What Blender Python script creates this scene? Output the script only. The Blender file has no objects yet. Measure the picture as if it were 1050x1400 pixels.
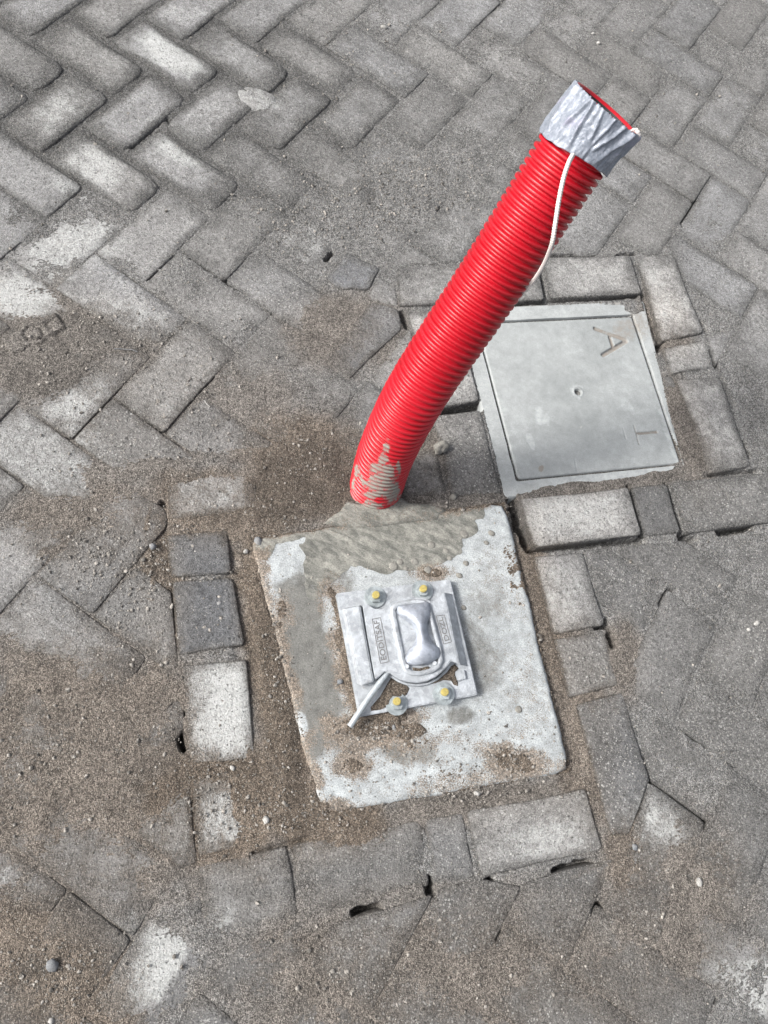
import bpy, bmesh, math, random
import numpy as np
from mathutils import Vector, Matrix, noise as mnoise
random.seed(7); rng = np.random.default_rng(7)
R = math.radians
SC = bpy.context.scene

# ------------------------------------------------------------------ camera
CAM_H, FPX, PITCH, ROLL = 1.25, 1080.0, R(22.35), R(27.32)
cd = bpy.data.cameras.new('camera'); cam = bpy.data.objects.new('camera', cd)
SC.collection.objects.link(cam); SC.camera = cam
cam.matrix_world = Matrix.Translation((0, 0, CAM_H)) @ Matrix.Rotation(PITCH, 4, 'X') @ Matrix.Rotation(ROLL, 4, 'Z')
cd.sensor_fit = 'VERTICAL'; cd.sensor_height = 36; cd.lens = 36*FPX/1400
cd.clip_start = .02; cd.clip_end = 500
# ------------------------------------------------------------------ light
SUN_AZ = R(207)          # direction the light comes from, measured from +X
SUN_EL = R(41)
W = bpy.data.worlds.new('World'); SC.world = W; W.use_nodes = True
nt = W.node_tree; nt.nodes.clear()
sky = nt.nodes.new('ShaderNodeTexSky'); sky.sky_type = 'NISHITA'; sky.sun_disc = False
sky.sun_elevation = SUN_EL; sky.sun_rotation = R(90)-SUN_AZ; sky.dust_density = 6; sky.air_density = .8; sky.ozone_density = 1
bg = nt.nodes.new('ShaderNodeBackground'); bg.inputs[1].default_value = .14
hs = nt.nodes.new('ShaderNodeHueSaturation'); hs.inputs['Saturation'].default_value = .35
wo = nt.nodes.new('ShaderNodeOutputWorld')
nt.links.new(sky.outputs[0], hs.inputs['Color']); nt.links.new(hs.outputs[0], bg.inputs[0]); nt.links.new(bg.outputs[0], wo.inputs[0])
sd = bpy.data.lights.new('sun', 'SUN'); sd.energy = 2.2; sd.angle = R(12); sd.color = (1, .965, .92)
sun = bpy.data.objects.new('sun', sd); SC.collection.objects.link(sun)
sdir = Vector((math.cos(SUN_AZ)*math.cos(SUN_EL), math.sin(SUN_AZ)*math.cos(SUN_EL), math.sin(SUN_EL)))
sun.rotation_euler = sdir.to_track_quat('Z', 'Y').to_euler(); sun.location = sdir*5
SC.view_settings.view_transform = 'Standard'; SC.view_settings.look = 'None'
SC.view_settings.exposure = .84; SC.view_settings.gamma = 1; SC.view_settings.use_curve_mapping = False

# ------------------------------------------------------------------ helpers
cp, sp_, cr, sr = math.cos(PITCH), math.sin(PITCH), math.cos(ROLL), math.sin(ROLL)
def ray(px, py):
    x, y = (px-525)/FPX, -(py-700)/FPX
    x, y = cr*x-sr*y, sr*x+cr*y
    return Vector((x, cp*y+sp_, sp_*y-cp))
def at(px, py, z=0.0):
    """survey point: position of a photographed spot that lies at height z"""
    d = ray(px, py); t = (z-CAM_H)/d.z
    return Vector((d.x*t, d.y*t, z))
def deep(px, py, dep):
    d = ray(px, py); return Vector((0, 0, CAM_H))+d*dep
def A2(px, py, z=0.0):
    v = at(px, py, z); return np.array([v.x, v.y])
COL = SC.collection
def link(name, me, mats=(), parent=None, loc=None):
    o = bpy.data.objects.new(name, me); COL.objects.link(o)
    if me is not None:
        for m in (mats if isinstance(mats, (list, tuple)) else [mats]): me.materials.append(m)
    if parent is not None: o.parent = parent
    if loc is not None: o.location = loc
    return o
def tag(o, label=None, cat=None, group=None, kind=None):
    if label: o['label'] = label
    if cat: o['category'] = cat
    if group: o['group'] = group
    if kind: o['kind'] = kind
    return o
def empty(name, loc):
    o = bpy.data.objects.new(name, None); COL.objects.link(o); o.location = loc; o.empty_display_size = .05
    return o
def mesh_from(verts, faces, smooth=True):
    me = bpy.data.meshes.new('m'); me.from_pydata([tuple(v) for v in verts], [], faces); me.update()
    if smooth: me.polygons.foreach_set('use_smooth', [True]*len(me.polygons))
    return me
def fattr(me, name, vals):
    a = me.attributes.new(name, 'FLOAT', 'POINT'); a.data.foreach_set('value', np.asarray(vals, dtype=np.float32))
def bm_done(bm, smooth=False, angle=None):
    bmesh.ops.recalc_face_normals(bm, faces=bm.faces)
    me = bpy.data.meshes.new('m'); bm.to_mesh(me); bm.free()
    if smooth: me.polygons.foreach_set('use_smooth', [True]*len(me.polygons))
    if angle:
        me.set_sharp_from_angle(angle=R(angle))
    return me
# numpy value noise over arrays of x,y (metres)
def vnoise(x, y, cell, seed=0):
    g = np.random.default_rng(1000+seed).random((257, 257))
    u = np.asarray(x)/cell+97.3+seed*3.1; v = np.asarray(y)/cell+41.7+seed*1.7
    i = np.floor(u).astype(int); j = np.floor(v).astype(int); fu = u-i; fv = v-j
    fu = fu*fu*(3-2*fu); fv = fv*fv*(3-2*fv)
    a = g[i % 256, j % 256]; b = g[(i+1) % 256, j % 256]; c = g[i % 256, (j+1) % 256]; d = g[(i+1) % 256, (j+1) % 256]
    return (a*(1-fu)*(1-fv)+b*fu*(1-fv)+c*(1-fu)*fv+d*fu*fv)*2-1
def fbm(x, y, cell, seed=0, o=4):
    s = 0; a = 1; t = 0
    for k in range(o):
        s = s+a*vnoise(x, y, cell/2**k, seed+k*7); t += a; a *= .55
    return s/t
# soft elliptical patches surveyed on the ground: (px,py, rx_px, ry_px, rot_deg, value)
def blob_setup(lst, z=0.0):
    out = []
    for (px, py, rx, ry, rot, val) in lst:
        c = A2(px, py, z); t = R(rot)
        u = A2(px+rx*math.cos(t), py+rx*math.sin(t), z)-c
        v = A2(px-ry*math.sin(t), py+ry*math.cos(t), z)-c
        out.append((c, np.linalg.inv(np.array([u, v]).T), val))
    return out
def blob_eval(bl, x, y, soft=.55, wob=.25, mode='add'):
    x = np.asarray(x, float); y = np.asarray(y, float)
    n = fbm(x, y, .06, 5)*wob+fbm(x, y, .015, 9, 2)*wob*.5
    s = np.zeros_like(x)
    for c, M, val in bl:
        dx = x-c[0]; dy = y-c[1]
        r = np.sqrt((M[0, 0]*dx+M[0, 1]*dy)**2+(M[1, 0]*dx+M[1, 1]*dy)**2)+n
        k = np.clip((1+soft*.5-r)/soft, 0, 1); k = k*k*(3-2*k)
        if mode == 'add': s = s+k*val
        else: s = np.maximum(s, k*val)
    return s

# ------------------------------------------------------------------ material building kit
class NB:
    def __init__(s, name):
        s.m = bpy.data.materials.new(name); s.m.use_nodes = True; s.t = s.m.node_tree; s.t.nodes.clear()
        s.out = s.n('ShaderNodeOutputMaterial'); s.b = s.n('ShaderNodeBsdfPrincipled')
        s.l(s.b.outputs[0], s.out.inputs[0])
        s.pos = s.n('ShaderNodeNewGeometry').outputs['Position']
    def n(s, t, **kw):
        nd = s.t.nodes.new(t)
        for k, v in kw.items(): setattr(nd, k, v)
        return nd
    def l(s, a, b): s.t.links.new(a, b)
    def put(s, v, sock):
        if isinstance(v, (int, float)):
            sock.default_value = v if sock.type == 'VALUE' else (v, v, v, 1)
        elif isinstance(v, (tuple, list)): sock.default_value = (*v[:3], 1) if sock.type == 'RGBA' else v
        else: s.l(v, sock)
    def math(s, op, a, b=0.0, c=None, clamp=False):
        nd = s.n('ShaderNodeMath', operation=op); nd.use_clamp = clamp
        s.put(a, nd.inputs[0]); s.put(b, nd.inputs[1])
        if c is not None: s.put(c, nd.inputs[2])
        return nd.outputs[0]
    def mix(s, f, a, b, bt='MIX'):
        nd = s.n('ShaderNodeMix', data_type='RGBA', blend_type=bt)
        s.put(f, nd.inputs[0]); s.put(a, nd.inputs[6]); s.put(b, nd.inputs[7]); return nd.outputs[2]
    def noise(s, scale, det=3, rough=.6, vec=None, out=0, dist=0):
        nd = s.n('ShaderNodeTexNoise'); nd.inputs['Scale'].default_value = scale; nd.inputs['Detail'].default_value = det
        nd.inputs['Roughness'].default_value = rough; nd.inputs['Distortion'].default_value = dist
        s.l(vec or s.pos, nd.inputs['Vector']); return nd.outputs[out]
    def voro(s, scale, feat='F1', vec=None, rnd=1):
        nd = s.n('ShaderNodeTexVoronoi', feature=feat); nd.inputs['Scale'].default_value = scale
        nd.inputs['Randomness'].default_value = rnd
        s.l(vec or s.pos, nd.inputs['Vector']); return nd
    def smooth(s, v, lo, hi, a=0., b=1.):
        nd = s.n('ShaderNodeMapRange', interpolation_type='SMOOTHSTEP')
        s.put(v, nd.inputs[0]); s.put(lo, nd.inputs[1]); s.put(hi, nd.inputs[2]); nd.inputs[3].default_value = a; nd.inputs[4].default_value = b
        return nd.outputs[0]
    def lin(s, v, lo, hi, a=0., b=1.):
        nd = s.n('ShaderNodeMapRange'); s.put(v, nd.inputs[0]); nd.inputs[1].default_value = lo; nd.inputs[2].default_value = hi
        nd.inputs[3].default_value = a; nd.inputs[4].default_value = b; return nd.outputs[0]
    def attr(s, name, typ='GEOMETRY', out='Fac'):
        nd = s.n('ShaderNodeAttribute', attribute_name=name, attribute_type=typ); return nd.outputs[out]
    def sep(s, c):
        nd = s.n('ShaderNodeSeparateColor'); s.l(c, nd.inputs[0]); return nd.outputs
    def bump(s, h, dist, strength=1.0, nrm=None):
        nd = s.n('ShaderNodeBump'); nd.inputs['Distance'].default_value = dist; nd.inputs['Strength'].default_value = strength
        s.l(h, nd.inputs['Height'])
        if nrm is not None: s.l(nrm, nd.inputs['Normal'])
        return nd.outputs[0]
    def fin(s, col, rough=.9, nrm=None, metal=0., spec=.3):
        s.put(col, s.b.inputs['Base Color']); s.put(rough, s.b.inputs['Roughness']); s.put(metal, s.b.inputs['Metallic'])
        s.b.inputs['Specular IOR Level'].default_value = spec
        if nrm is not None: s.l(nrm, s.b.inputs['Normal'])
        return s.m
def gray(v, t=(1, 1, 1)): return (v*t[0], v*t[1], v*t[2])

# ---- concrete paver
def grain_layer(k, brown):
    """colour and height of sand grains, shared by the sand sheet and the film of sand on the stones"""
    v = k.voro(720); c = k.sep(v.outputs['Color']); v2 = k.voro(330); c2 = k.sep(v2.outputs['Color'])
    base = k.mix(brown, (.238, .237, .231), (.192, .158, .126))
    g = k.math('MULTIPLY', k.lin(c[0], 0, 1, .48, 1.52), k.lin(c2[1], 0, 1, .66, 1.34))
    g = k.math('MULTIPLY', g, k.lin(k.noise(22, 6, .72), .3, .7, .70, 1.30))
    g = k.math('MULTIPLY', g, k.lin(v.outputs['Distance'], .2, .75, 1.1, .62))
    cv = k.mix(1.0, base, g, 'MULTIPLY')
    cv = k.mix(k.math('MULTIPLY', k.smooth(c[1], .955, .965), .6), cv, (.42, .39, .34))
    cv = k.mix(k.math('MULTIPLY', k.smooth(c[2], .92, .94), .7), cv, (.05, .045, .04))
    h = k.math('SUBTRACT', k.math('MULTIPLY', c[0], 1.0), k.math('MULTIPLY', v.outputs['Distance'], 1.4))
    return cv, k.math('ADD', h, k.math('MULTIPLY', c2[1], .5))
def mat_paver():
    k = NB('paver_concrete')
    alb = k.attr('albedo', 'OBJECT'); spk = k.attr('speck', 'OBJECT'); bl = k.attr('blue', 'OBJECT')
    white = k.attr('white'); dust = k.attr('dust'); brown = k.attr('brown'); edge = k.attr('edge')
    n_big = k.noise(11, 5, .65); n_mid = k.noise(135, 5, .8); n_fine = k.noise(520, 4, .8)
    val = k.math('MULTIPLY', k.lin(n_big, .3, .7, .72, 1.28), k.lin(n_mid, .3, .7, .55, 1.45))
    val = k.math('MULTIPLY', val, k.lin(n_fine, .3, .7, .45, 1.55))
    base = k.mix(bl, (1.0, .985, .95), (.95, .985, 1.04)); base = k.mix(k.math('MULTIPLY', brown, .7), base, (1.04, .98, .90))
    cv = k.mix(1.0, base, k.math('MULTIPLY', val, alb), 'MULTIPLY')
    # exposed aggregate: uneven grain size, showing only where the skin has worn
    wn_ = k.noise(120, 2, .5, out=1)
    wp = k.n('ShaderNodeVectorMath', operation='MULTIPLY_ADD'); k.l(wn_, wp.inputs[0]); wp.inputs[1].default_value = (.004, .004, .004); k.l(k.pos, wp.inputs[2])
    v1 = k.voro(255, vec=wp.outputs[0]); c1 = k.sep(v1.outputs['Color'])
    rad = k.lin(c1[2], 0, 1, .16, .46)
    inside = k.smooth(k.math('SUBTRACT', v1.outputs['Distance'], rad), -.05, .05, 1, 0)
    region = k.smooth(k.math('ADD', k.noise(16, 4, .65), k.math('MULTIPLY', spk, .3)), .46, .72)
    lightg = k.math('MULTIPLY', inside, k.smooth(k.math('ADD', c1[0], k.math('MULTIPLY', k.math('MULTIPLY', spk, region), .62)), .70, .86))
    lightg = k.math('MULTIPLY', lightg, k.math('ADD', k.math('MULTIPLY', region, .75), .15))
    v2 = k.voro(480, vec=wp.outputs[0]); c2 = k.sep(v2.outputs['Color'])
    darkg = k.math('MULTIPLY', k.smooth(v2.outputs['Distance'], .2, .5, 1, 0), k.smooth(c2[1], .66, .8))
    cv = k.mix(k.math('MULTIPLY', darkg, .6), cv, (.06, .057, .053))
    pit = k.smooth(k.noise(230, 3, .6), .30, .40, 1, 0)
    cv = k.mix(k.math('MULTIPLY', pit, .55), cv, (.05, .048, .045))
    agc = k.mix(c1[1], (.30, .285, .26), (.55, .55, .53))
    cv = k.mix(k.math('MULTIPLY', lightg, .85), cv, agc)
    # lime bloom: sits on the high grains, broken up by pits
    wn = k.math('ADD', k.math('MULTIPLY', k.noise(55, 6, .8), .75), k.math('MULTIPLY', k.noise(330, 4, .8), .65))
    wf = k.smooth(k.math('ADD', wn, k.math('MULTIPLY', white, .66)), .88, 1.24)
    wf = k.math('MULTIPLY', wf, k.lin(pit, 0, 1, 1, .25))
    cv = k.mix(k.math('MULTIPLY', wf, .9), cv, k.mix(c2[0], (.42, .43, .42), (.62, .63, .62)))
    # dust and fine sand lying on the face
    dn = k.math('ADD', k.math('MULTIPLY', k.noise(38, 6, .75), .75), k.math('MULTIPLY', k.noise(620, 3, .7), .55))
    df = k.smooth(k.math('ADD', dn, k.math('ADD', k.math('MULTIPLY', dust, .78), k.math('MULTIPLY', edge, .3))), .92, 1.22)
    gc, gh = grain_layer(k, brown)
    cv = k.mix(k.math('MULTIPLY', df, .86), cv, gc)
    v5 = k.voro(400, vec=wp.outputs[0]); c5 = k.sep(v5.outputs['Color'])
    sg = k.math('MULTIPLY', k.smooth(v5.outputs['Distance'], .22, .38, 1, 0), k.smooth(k.math('ADD', c5[0], k.math('MULTIPLY', spk, .16)), .87, .95))
    cv = k.mix(k.math('MULTIPLY', sg, .75), cv, k.mix(c5[1], (.34, .33, .30), (.62, .61, .58)))
    cv = k.mix(k.math('MULTIPLY', k.math('MULTIPLY', lightg, df), .45), cv, agc)
    dk = k.math('MULTIPLY', k.smooth(v5.outputs['Distance'], .15, .4, 1, 0), k.smooth(c5[2], .93, .96)); cv = k.mix(k.math('MULTIPLY', dk, .7), cv, (.05, .047, .043))
    cv = k.mix(1.0, cv, k.lin(k.math('MULTIPLY', edge, k.noise(50, 4, .7)), .15, .75, 1.0, .62), 'MULTIPLY')
    hgt = k.math('ADD', k.math('MULTIPLY', inside, .5), k.math('MULTIPLY', n_fine, 1.4))
    hgt = k.math('ADD', hgt, k.math('MULTIPLY', n_mid, 1.8)); hgt = k.math('SUBTRACT', hgt, k.math('MULTIPLY', pit, 1.2))
    hgt = k.math('ADD', hgt, k.math('MULTIPLY', n_big, 2.5)); hgt = k.math('ADD', hgt, k.math('MULTIPLY', k.math('MULTIPLY', df, gh), .9))
    return k.fin(cv, .92, k.bump(hgt, .0022, 1.0), spec=.25)
M_PAVER = mat_paver()
def mat_sand():
    k = NB('sand_grains')
    cv, h = grain_layer(k, k.attr('brown'))
    cv = k.mix(1.0, cv, k.lin(k.attr('wet'), 0, 1, 1, .42), 'MULTIPLY')
    return k.fin(cv, .93, k.bump(h, .0014, 1.0), spec=.25)
M_SAND = mat_sand()
def mat_far():
    k = NB('far_paving')
    v = k.math('MULTIPLY', k.lin(k.noise(8, 4, .6), .3, .7, .8, 1.2), k.lin(k.noise(300, 3, .7), .3, .7, .7, 1.3))
    return k.fin(k.mix(1.0, (.2, .195, .185), v, 'MULTIPLY'), .95, k.bump(k.noise(300, 3, .7), .002))
M_FAR = mat_far()
def mat_pebble(name, a, b):
    k = NB(name)
    v = k.lin(k.noise(500, 3, .7), .3, .7, .7, 1.3); h = k.voro(160, vec=k.pos)
    col = k.mix(k.sep(k.voro(150).outputs['Color'])[0], a, b)
    return k.fin(k.mix(1.0, col, v, 'MULTIPLY'), .85, k.bump(k.noise(700, 2, .6), .0006))
M_GRIT = mat_pebble('grit_stone', (.06, .056, .05), (.33, .31, .28))
M_PEB_W = mat_pebble('pale_stone', (.24, .235, .22), (.34, .335, .32))
M_PEB_D = mat_pebble('dark_stone', (.13, .14, .15), (.2, .2, .2))
M_MORTAR = mat_pebble('dried_mortar', (.16, .155, .14), (.21, .205, .185))

# ------------------------------------------------------------------ ground condition maps (photo survey)
SAND = blob_setup([   # mm of extra sand on top of the regional joint level
 (90,1010,120,90,0,1.7),(190,1075,80,50,0,1.9),(50,1330,90,80,25,3.2),(20,1180,60,90,0,1.6),(290,1068,50,14,0,1.4),
 (215,1060,50,40,0,2.0),(415,655,60,36,-12,4.0),(425,600,45,40,0,4.0),(380,560,60,45,0,2.2),(300,640,120,26,-6,3.8),
 (100,475,110,42,-10,3.2),(40,520,60,50,0,2.2),(170,650,90,30,0,2.2),(110,700,70,22,10,3.2),
 (360,1075,34,110,4,4.6),(374,900,17,190,-8,6.5),(430,1100,90,40,10,6.0),(560,1105,120,14,-10,4.0),(650,1095,110,12,-9,2.5),
 (217,770,10,100,-8,3.0),(20,900,90,40,10,3.0),(150,930,110,60,20,3.0),(35,300,45,22,35,1.6),(90,385,60,24,0,2.0),
 (450,440,60,40,0,2.6),(330,715,70,16,-4,4.5),(585,590,45,60,0,1.2),(620,700,90,18,-8,5.0),(500,700,120,18,-8,4.5),
 (520,1350,200,40,-10,1.2),(720,1320,110,50,0,1.6),(660,1250,120,26,-12,1.6),(560,1225,80,12,-10,1.8),(900,1260,60,90,20,1.6),(960,1180,60,60,0,1.4),
 (480,270,150,50,-5,1.7),(560,230,110,50,0,1.8),(380,330,110,35,10,1.6),(650,230,90,60,0,1.8),(700,330,60,60,0,1.0),
 (330,1260,90,20,-12,2.6),(240,1230,60,50,0,2.0),(860,1180,24,50,20,3.5),(852,900,16,60,-14,2.2),(770,980,16,60,-14,3.6),
 (742,860,14,110,-14,4.0),(940,800,60,30,0,1.2),(905,440,12,30,-20,3.2),(938,590,11,80,-18,4.2),(830,655,120,8,-7,2.5),
 (1000,560,60,120,0,1.6),(960,880,110,130,0,1.6),(1000,1080,80,90,0,1.4),(1000,420,60,90,0,1.0),(830,60,160,60,0,.9),
 (215,1300,50,60,0,-3.2),(180,1345,50,30,-20,-2.5),(18,405,60,42,0,-3),(100,335,60,36,-10,-2),(60,620,90,60,10,-2.5),(115,560,50,26,-45,-3),(240,570,55,45,0,-2.2),(300,590,60,26,10,-2),(90,1230,120,50,20,-2.2),(60,850,90,50,0,-2.5),(290,675,70,26,-4,-2.5),(312,1118,55,40,0,-3.4),(330,1215,90,40,-10,-2.6),(255,968,6,40,-5,1.5),(370,595,26,14,-12,-3),(150,900,60,30,0,-1.5),(190,440,50,30,20,-2.5),(420,330,50,36,0,-1.5),(310,1250,40,26,0,-2.5),
 (350,75,60,50,0,-1.2),(60,120,140,110,0,-1.0),(230,160,160,110,0,-1.0),(410,90,60,60,30,-1.2),
])
LEVEL = blob_setup([  # regional joint level (mm below paver face)
 (520,700,1200,1200,0,-1.9),(190,120,290,170,10,-1.0),(700,60,200,120,0,-.7),(950,120,200,160,0,-1.0)])
HOLES = [ # dark open joints: x0,y0,x1,y1,halfwidth_px,depth_mm
 (703,686,722,744,7,45),(598,563,656,556,6,40),(603,289,611,284,4,25),(590,275,604,288,2,15),(446,354,454,346,3,20),(551,428,556,445,4,20),(950,276,934,306,4,35),
 (921,350,938,378,3,20),(958,440,966,452,3,12),(740,350,800,350,3,15),(905,468,900,476,5,25),(914,518,918,524,4,25),(880,405,902,470,4,10),
 (972,480,980,503,3,15),(985,518,1003,556,3,18),(1017,604,1025,624,2,18),(965,650,1035,644,3,14),(736,354,748,410,2,10),
 (728,750,880,738,4,25),(861,666,880,735,3,20),(912,664,934,733,3,25),(934,735,950,738,6,30),(983,728,1028,721,4,30),
 (892,818,908,820,5,30),(908,818,919,803,3,22),(907,821,898,850,3,25),(815,858,832,856,3,25),(830,850,838,880,4,25),
 (886,1035,893,1066,4,35),(893,1066,972,1133,4,35),(971,1137,966,1150,3,20),(960,1162,954,1175,3,18),(944,1198,946,1202,3,18),
 (934,998,966,1020,2,16),(998,1040,1003,1046,3,14),(762,1192,808,1180,5,35),(664,1209,670,1207,4,30),(815,1252,818,1240,4,35),
 (489,1250,516,1243,5,35),(587,1203,588,1220,4,35),(682,1278,685,1286,4,30),(893,1304,898,1310,5,30),(973,1367,980,1369,3,18),
 (238,968,244,976,5,35),(244,1005,250,1025,3,35),(247,1101,256,1107,4,30),(222,688,223,690,3,15),(327,601,334,602,4,16),
 (312,387,322,394,2,12),(262,352,310,384,2,12),(160,370,182,385,2,14),(223,365,240,352,3,14),(200,380,215,372,3,8),(366,422,372,428,2,10),(382,433,412,450,1.5,10),
 (85,605,180,508,2.5,9),(215,590,290,514,3,9),(145,557,205,595,2.5,6),(700,357,742,350,3,16),(845,349,868,347,3,14),
 (745,410,870,404,4,12),(690,414,745,412,4,14),(180,200,225,160,2.5,8),(225,160,240,170,2.5,8),(345,1168,420,1147,2.5,7)]
HOLES = [(A2(a, b), A2(c, d), w*.00118, dep) for a, b, c, d, w, dep in HOLES]
def hole_eval(x, y):
    s = np.zeros_like(x); n = 1+.35*vnoise(x, y, .008, 77)
    for a, b, w, dep in HOLES:
        ab = b-a; L = max(ab@ab, 1e-9)
        t = np.clip(((x-a[0])*ab[0]+(y-a[1])*ab[1])/L, 0, 1)
        d = np.hypot(x-a[0]-t*ab[0], y-a[1]-t*ab[1])
        s = np.maximum(s, np.clip((w*1.5*n-d)/(w*.6), 0, 1)*dep)
    return s
BROWN = blob_setup([
 (110,1040,230,230,0,.75),(60,1330,150,110,25,.9),(300,1090,120,110,0,1),(420,640,110,90,0,.9),(310,690,140,60,0,.9),(380,900,50,260,-8,1),
 (430,1110,120,60,10,1),(640,1100,180,30,-9,.55),(90,480,170,90,0,.5),(130,720,150,90,0,.65),(220,800,40,140,0,.9),(470,450,90,60,0,.55),
 (560,640,60,80,0,.6),(620,1340,300,120,0,.65),(920,1230,110,130,0,.6),(770,950,60,200,-14,.8),(742,840,30,140,-14,.9),(910,440,30,60,-20,.6),
 (940,590,30,100,-18,.6),(300,560,140,80,0,.45),(560,700,200,40,-8,.5),(860,1170,40,70,0,.8),(850,900,30,60,0,.6),(560,1240,200,40,0,.4),(160,620,160,60,0,.5),(830,658,140,16,-7,.5),(750,1270,140,80,0,.4)])
DUST = blob_setup([
 (100,1020,190,170,0,.5),(120,1180,150,90,0,.35),(300,1100,70,60,0,.35),(60,1330,130,110,25,.7),(420,640,90,80,0,.9),(90,480,150,60,-10,.55),(150,560,150,60,0,.15),
 (400,540,110,90,0,.45),(330,470,110,60,0,.2),(560,1330,280,90,0,.45),(480,270,220,110,0,.45),(650,200,170,110,0,.4),(900,350,150,150,0,.2),
 (920,1230,110,120,0,.45),(980,900,140,250,0,.2),(300,690,130,50,0,.3),(110,720,120,60,0,.4),(380,200,110,90,0,.35),(350,370,150,60,0,.15),
 (570,640,60,60,0,.4),(460,450,60,50,0,.5),(150,940,130,80,0,.45),(740,1260,150,70,0,.5),(1000,700,90,260,0,.32),(1000,1100,90,260,0,.4),(860,1300,170,110,0,.45),(450,1210,180,60,-10,.4),(620,320,120,100,0,.35),(950,120,160,120,0,.25),(520,90,240,90,0,.25),(60,120,90,110,0,.3),(200,1240,90,60,0,.4),(830,830,40,90,0,.3)])
WHITE = blob_setup([
 (240,75,60,30,28,.75),(80,150,60,22,-30,.35),(150,60,90,40,28,.35),(100,150,70,45,-40,.55),(250,200,60,26,25,.85),(120,240,50,60,30,.6),(110,330,70,40,-10,.6),(60,350,40,30,0,.6),
 (18,410,60,40,0,.72),(190,440,60,30,20,.5),(110,550,60,30,-45,.6),(240,560,50,40,0,.35),(60,620,100,70,20,.5),(110,680,60,30,20,.4),
 (420,330,50,40,0,.6),(360,135,30,20,20,.7),(330,90,50,30,25,.35),(430,70,60,30,30,.2),(300,970,55,85,0,.95),(310,1115,50,36,0,.75),(300,1255,36,26,-8,.65),
 (215,1290,44,50,0,1.1),(180,1340,60,36,-20,1.0),(285,675,60,28,0,.45),(260,740,40,30,0,.15),(790,700,80,36,-6,.5),(890,400,30,60,-15,.4),(800,380,60,24,0,.4),
 (985,590,30,60,-15,.3),(770,810,34,50,-10,.45),(740,1150,80,30,-10,.55),(900,1120,50,40,30,.75),(850,1200,26,60,20,.4),(960,1330,60,30,30,.4),(1030,1350,60,50,0,.7),
 (60,800,60,50,0,.35),(150,830,50,50,0,.25),(90,880,70,60,0,.35),(30,1190,70,60,0,.35),(630,520,24,40,0,.35),(580,390,40,20,0,.3),(880,970,30,60,-30,.25),(340,30,90,30,0,.15),(230,860,30,40,0,.3)])
# average concrete reflectance over the site
TONES = [(150,420,.29),(60,60,0.270),(240,90,0.300),(450,60,0.240),(620,60,0.250),(820,60,0.220),(1000,60,0.220),(60,200,0.280),(250,220,0.300),(450,260,0.280),(650,220,0.270),(950,250,0.230),
 (100,350,0.300),(330,350,0.280),(500,370,0.250),(1000,400,0.244),(100,500,0.220),(300,500,0.220),(1000,600,0.207),(60,640,0.240),(200,640,0.210),(1000,780,0.165),(900,780,0.183),(60,800,0.270),(180,760,0.205),
 (180,870,0.216),(60,950,0.227),(200,1000,0.205),(1000,950,0.171),(880,900,0.183),(1000,1150,0.165),(60,1200,0.232),(200,1150,0.220),(1000,1340,0.207),(880,1340,0.183),(700,1250,0.159),(500,1280,0.165),(300,1350,0.171),(500,1380,0.159),(700,1380,0.159),(130,1330,0.220)]
TN = [(A2(a, b), v) for a, b, v in TONES]
def tone(p):
    w = [1/((p[0]-q[0])**2+(p[1]-q[1])**2+.004)**1.5 for q, v in TN]
    return sum(a*v for a, (q, v) in zip(w, TN))/sum(w)

# ------------------------------------------------------------------ paving layout
def solve(K):
    A = []; B = []
    for (a, b), (x, y) in K.items():
        A.append([1, a, b, a*a*.02, a*b*.02, b*b*.02]); B.append(A2(x, y))
    A = np.array(A); B = np.array(B); reg = np.diag([0, 0, 0, .3, .3, .3])
    return np.linalg.solve(A.T@A+reg, A.T@B)
CTRL = {(0,1):(657,36),(2,1):(755,107),(2,0):(726,138),(0,0):(626,63),(-1,0):(570,33),(1,0):(674,105),(1,-1):(643,133),(-1,-1):(538,60),(0,-1):(593,105),(0,-2):(564,129),(-1,-2):(495,97),(-1,-3):(463,129),(-3,-2):(388,32),(1,2):(738,38),(1,1):(710,67),(4,3):(912,100),(4,2):(884,133),
(-4,-3):(300,30),(-2,-3):(400,100),(-5,-4):(193,22),(-3,-4):(292,90),(-4,-5):(205,97),(-5,-6):(97,98),(-4,-6):(157,140),(-4,-8):(68,215),(-3,-7):(175,214),(-4,-7):(115,178),(-2,-7):(225,257),(-2,-8):(177,298),(-3,-8):(114,258),(-3,-9):(51,295),(-1,-7):(288,298),(-1,-9):(205,381),(-2,-9):(145,335),(-1,-8):(247,345),(1,-8):(370,427),(0,-8):(312,387),(0,-7):(343,348),(2,-8):(433,464),
(5,1):(928,205),(6,1):(976,245),(7,1):(1028,271),(7,0):(1010,312),(8,-2):(1012,443),(9,-7):(946,743),(9,-8):(915,808),(9,-10):(860,930),(10,-6):(1038,745),(10,-8):(990,848),(10,-9):(952,914),(11,-9):(996,940),(10,-11):(892,1066),(11,-11):(971,1135),(11,-13):(897,1303),(10,-13):(829,1240),(12,-13):(976,1367),
(0,-11):(145,557),(1,-11):(219,590),(2,-10):(330,595),(2,-4):(605,288),(1,-13):(120,712),(1,-14):(45,780),(1,-6):(448,350)}
CO = solve(CTRL)
def lat(a, b):
    return np.array([1, a, b, a*a*.02, a*b*.02, b*b*.02])@CO
def clip(poly, p, n):      # keep the side where (q-p).n >= 0
    out = []; m = len(poly)
    for i in range(m):
        a = poly[i]; b = poly[(i+1) % m]; da = (a-p)@n; db = (b-p)@n
        if da >= 0: out.append(a)
        if (da >= 0) != (db >= 0): out.append(a+(b-a)*(da/(da-db)))
    return out
def area(P):
    return 0 if len(P) < 3 else abs(sum(P[i][0]*P[(i+1) % len(P)][1]-P[(i+1) % len(P)][0]*P[i][1] for i in range(len(P))))/2
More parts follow.
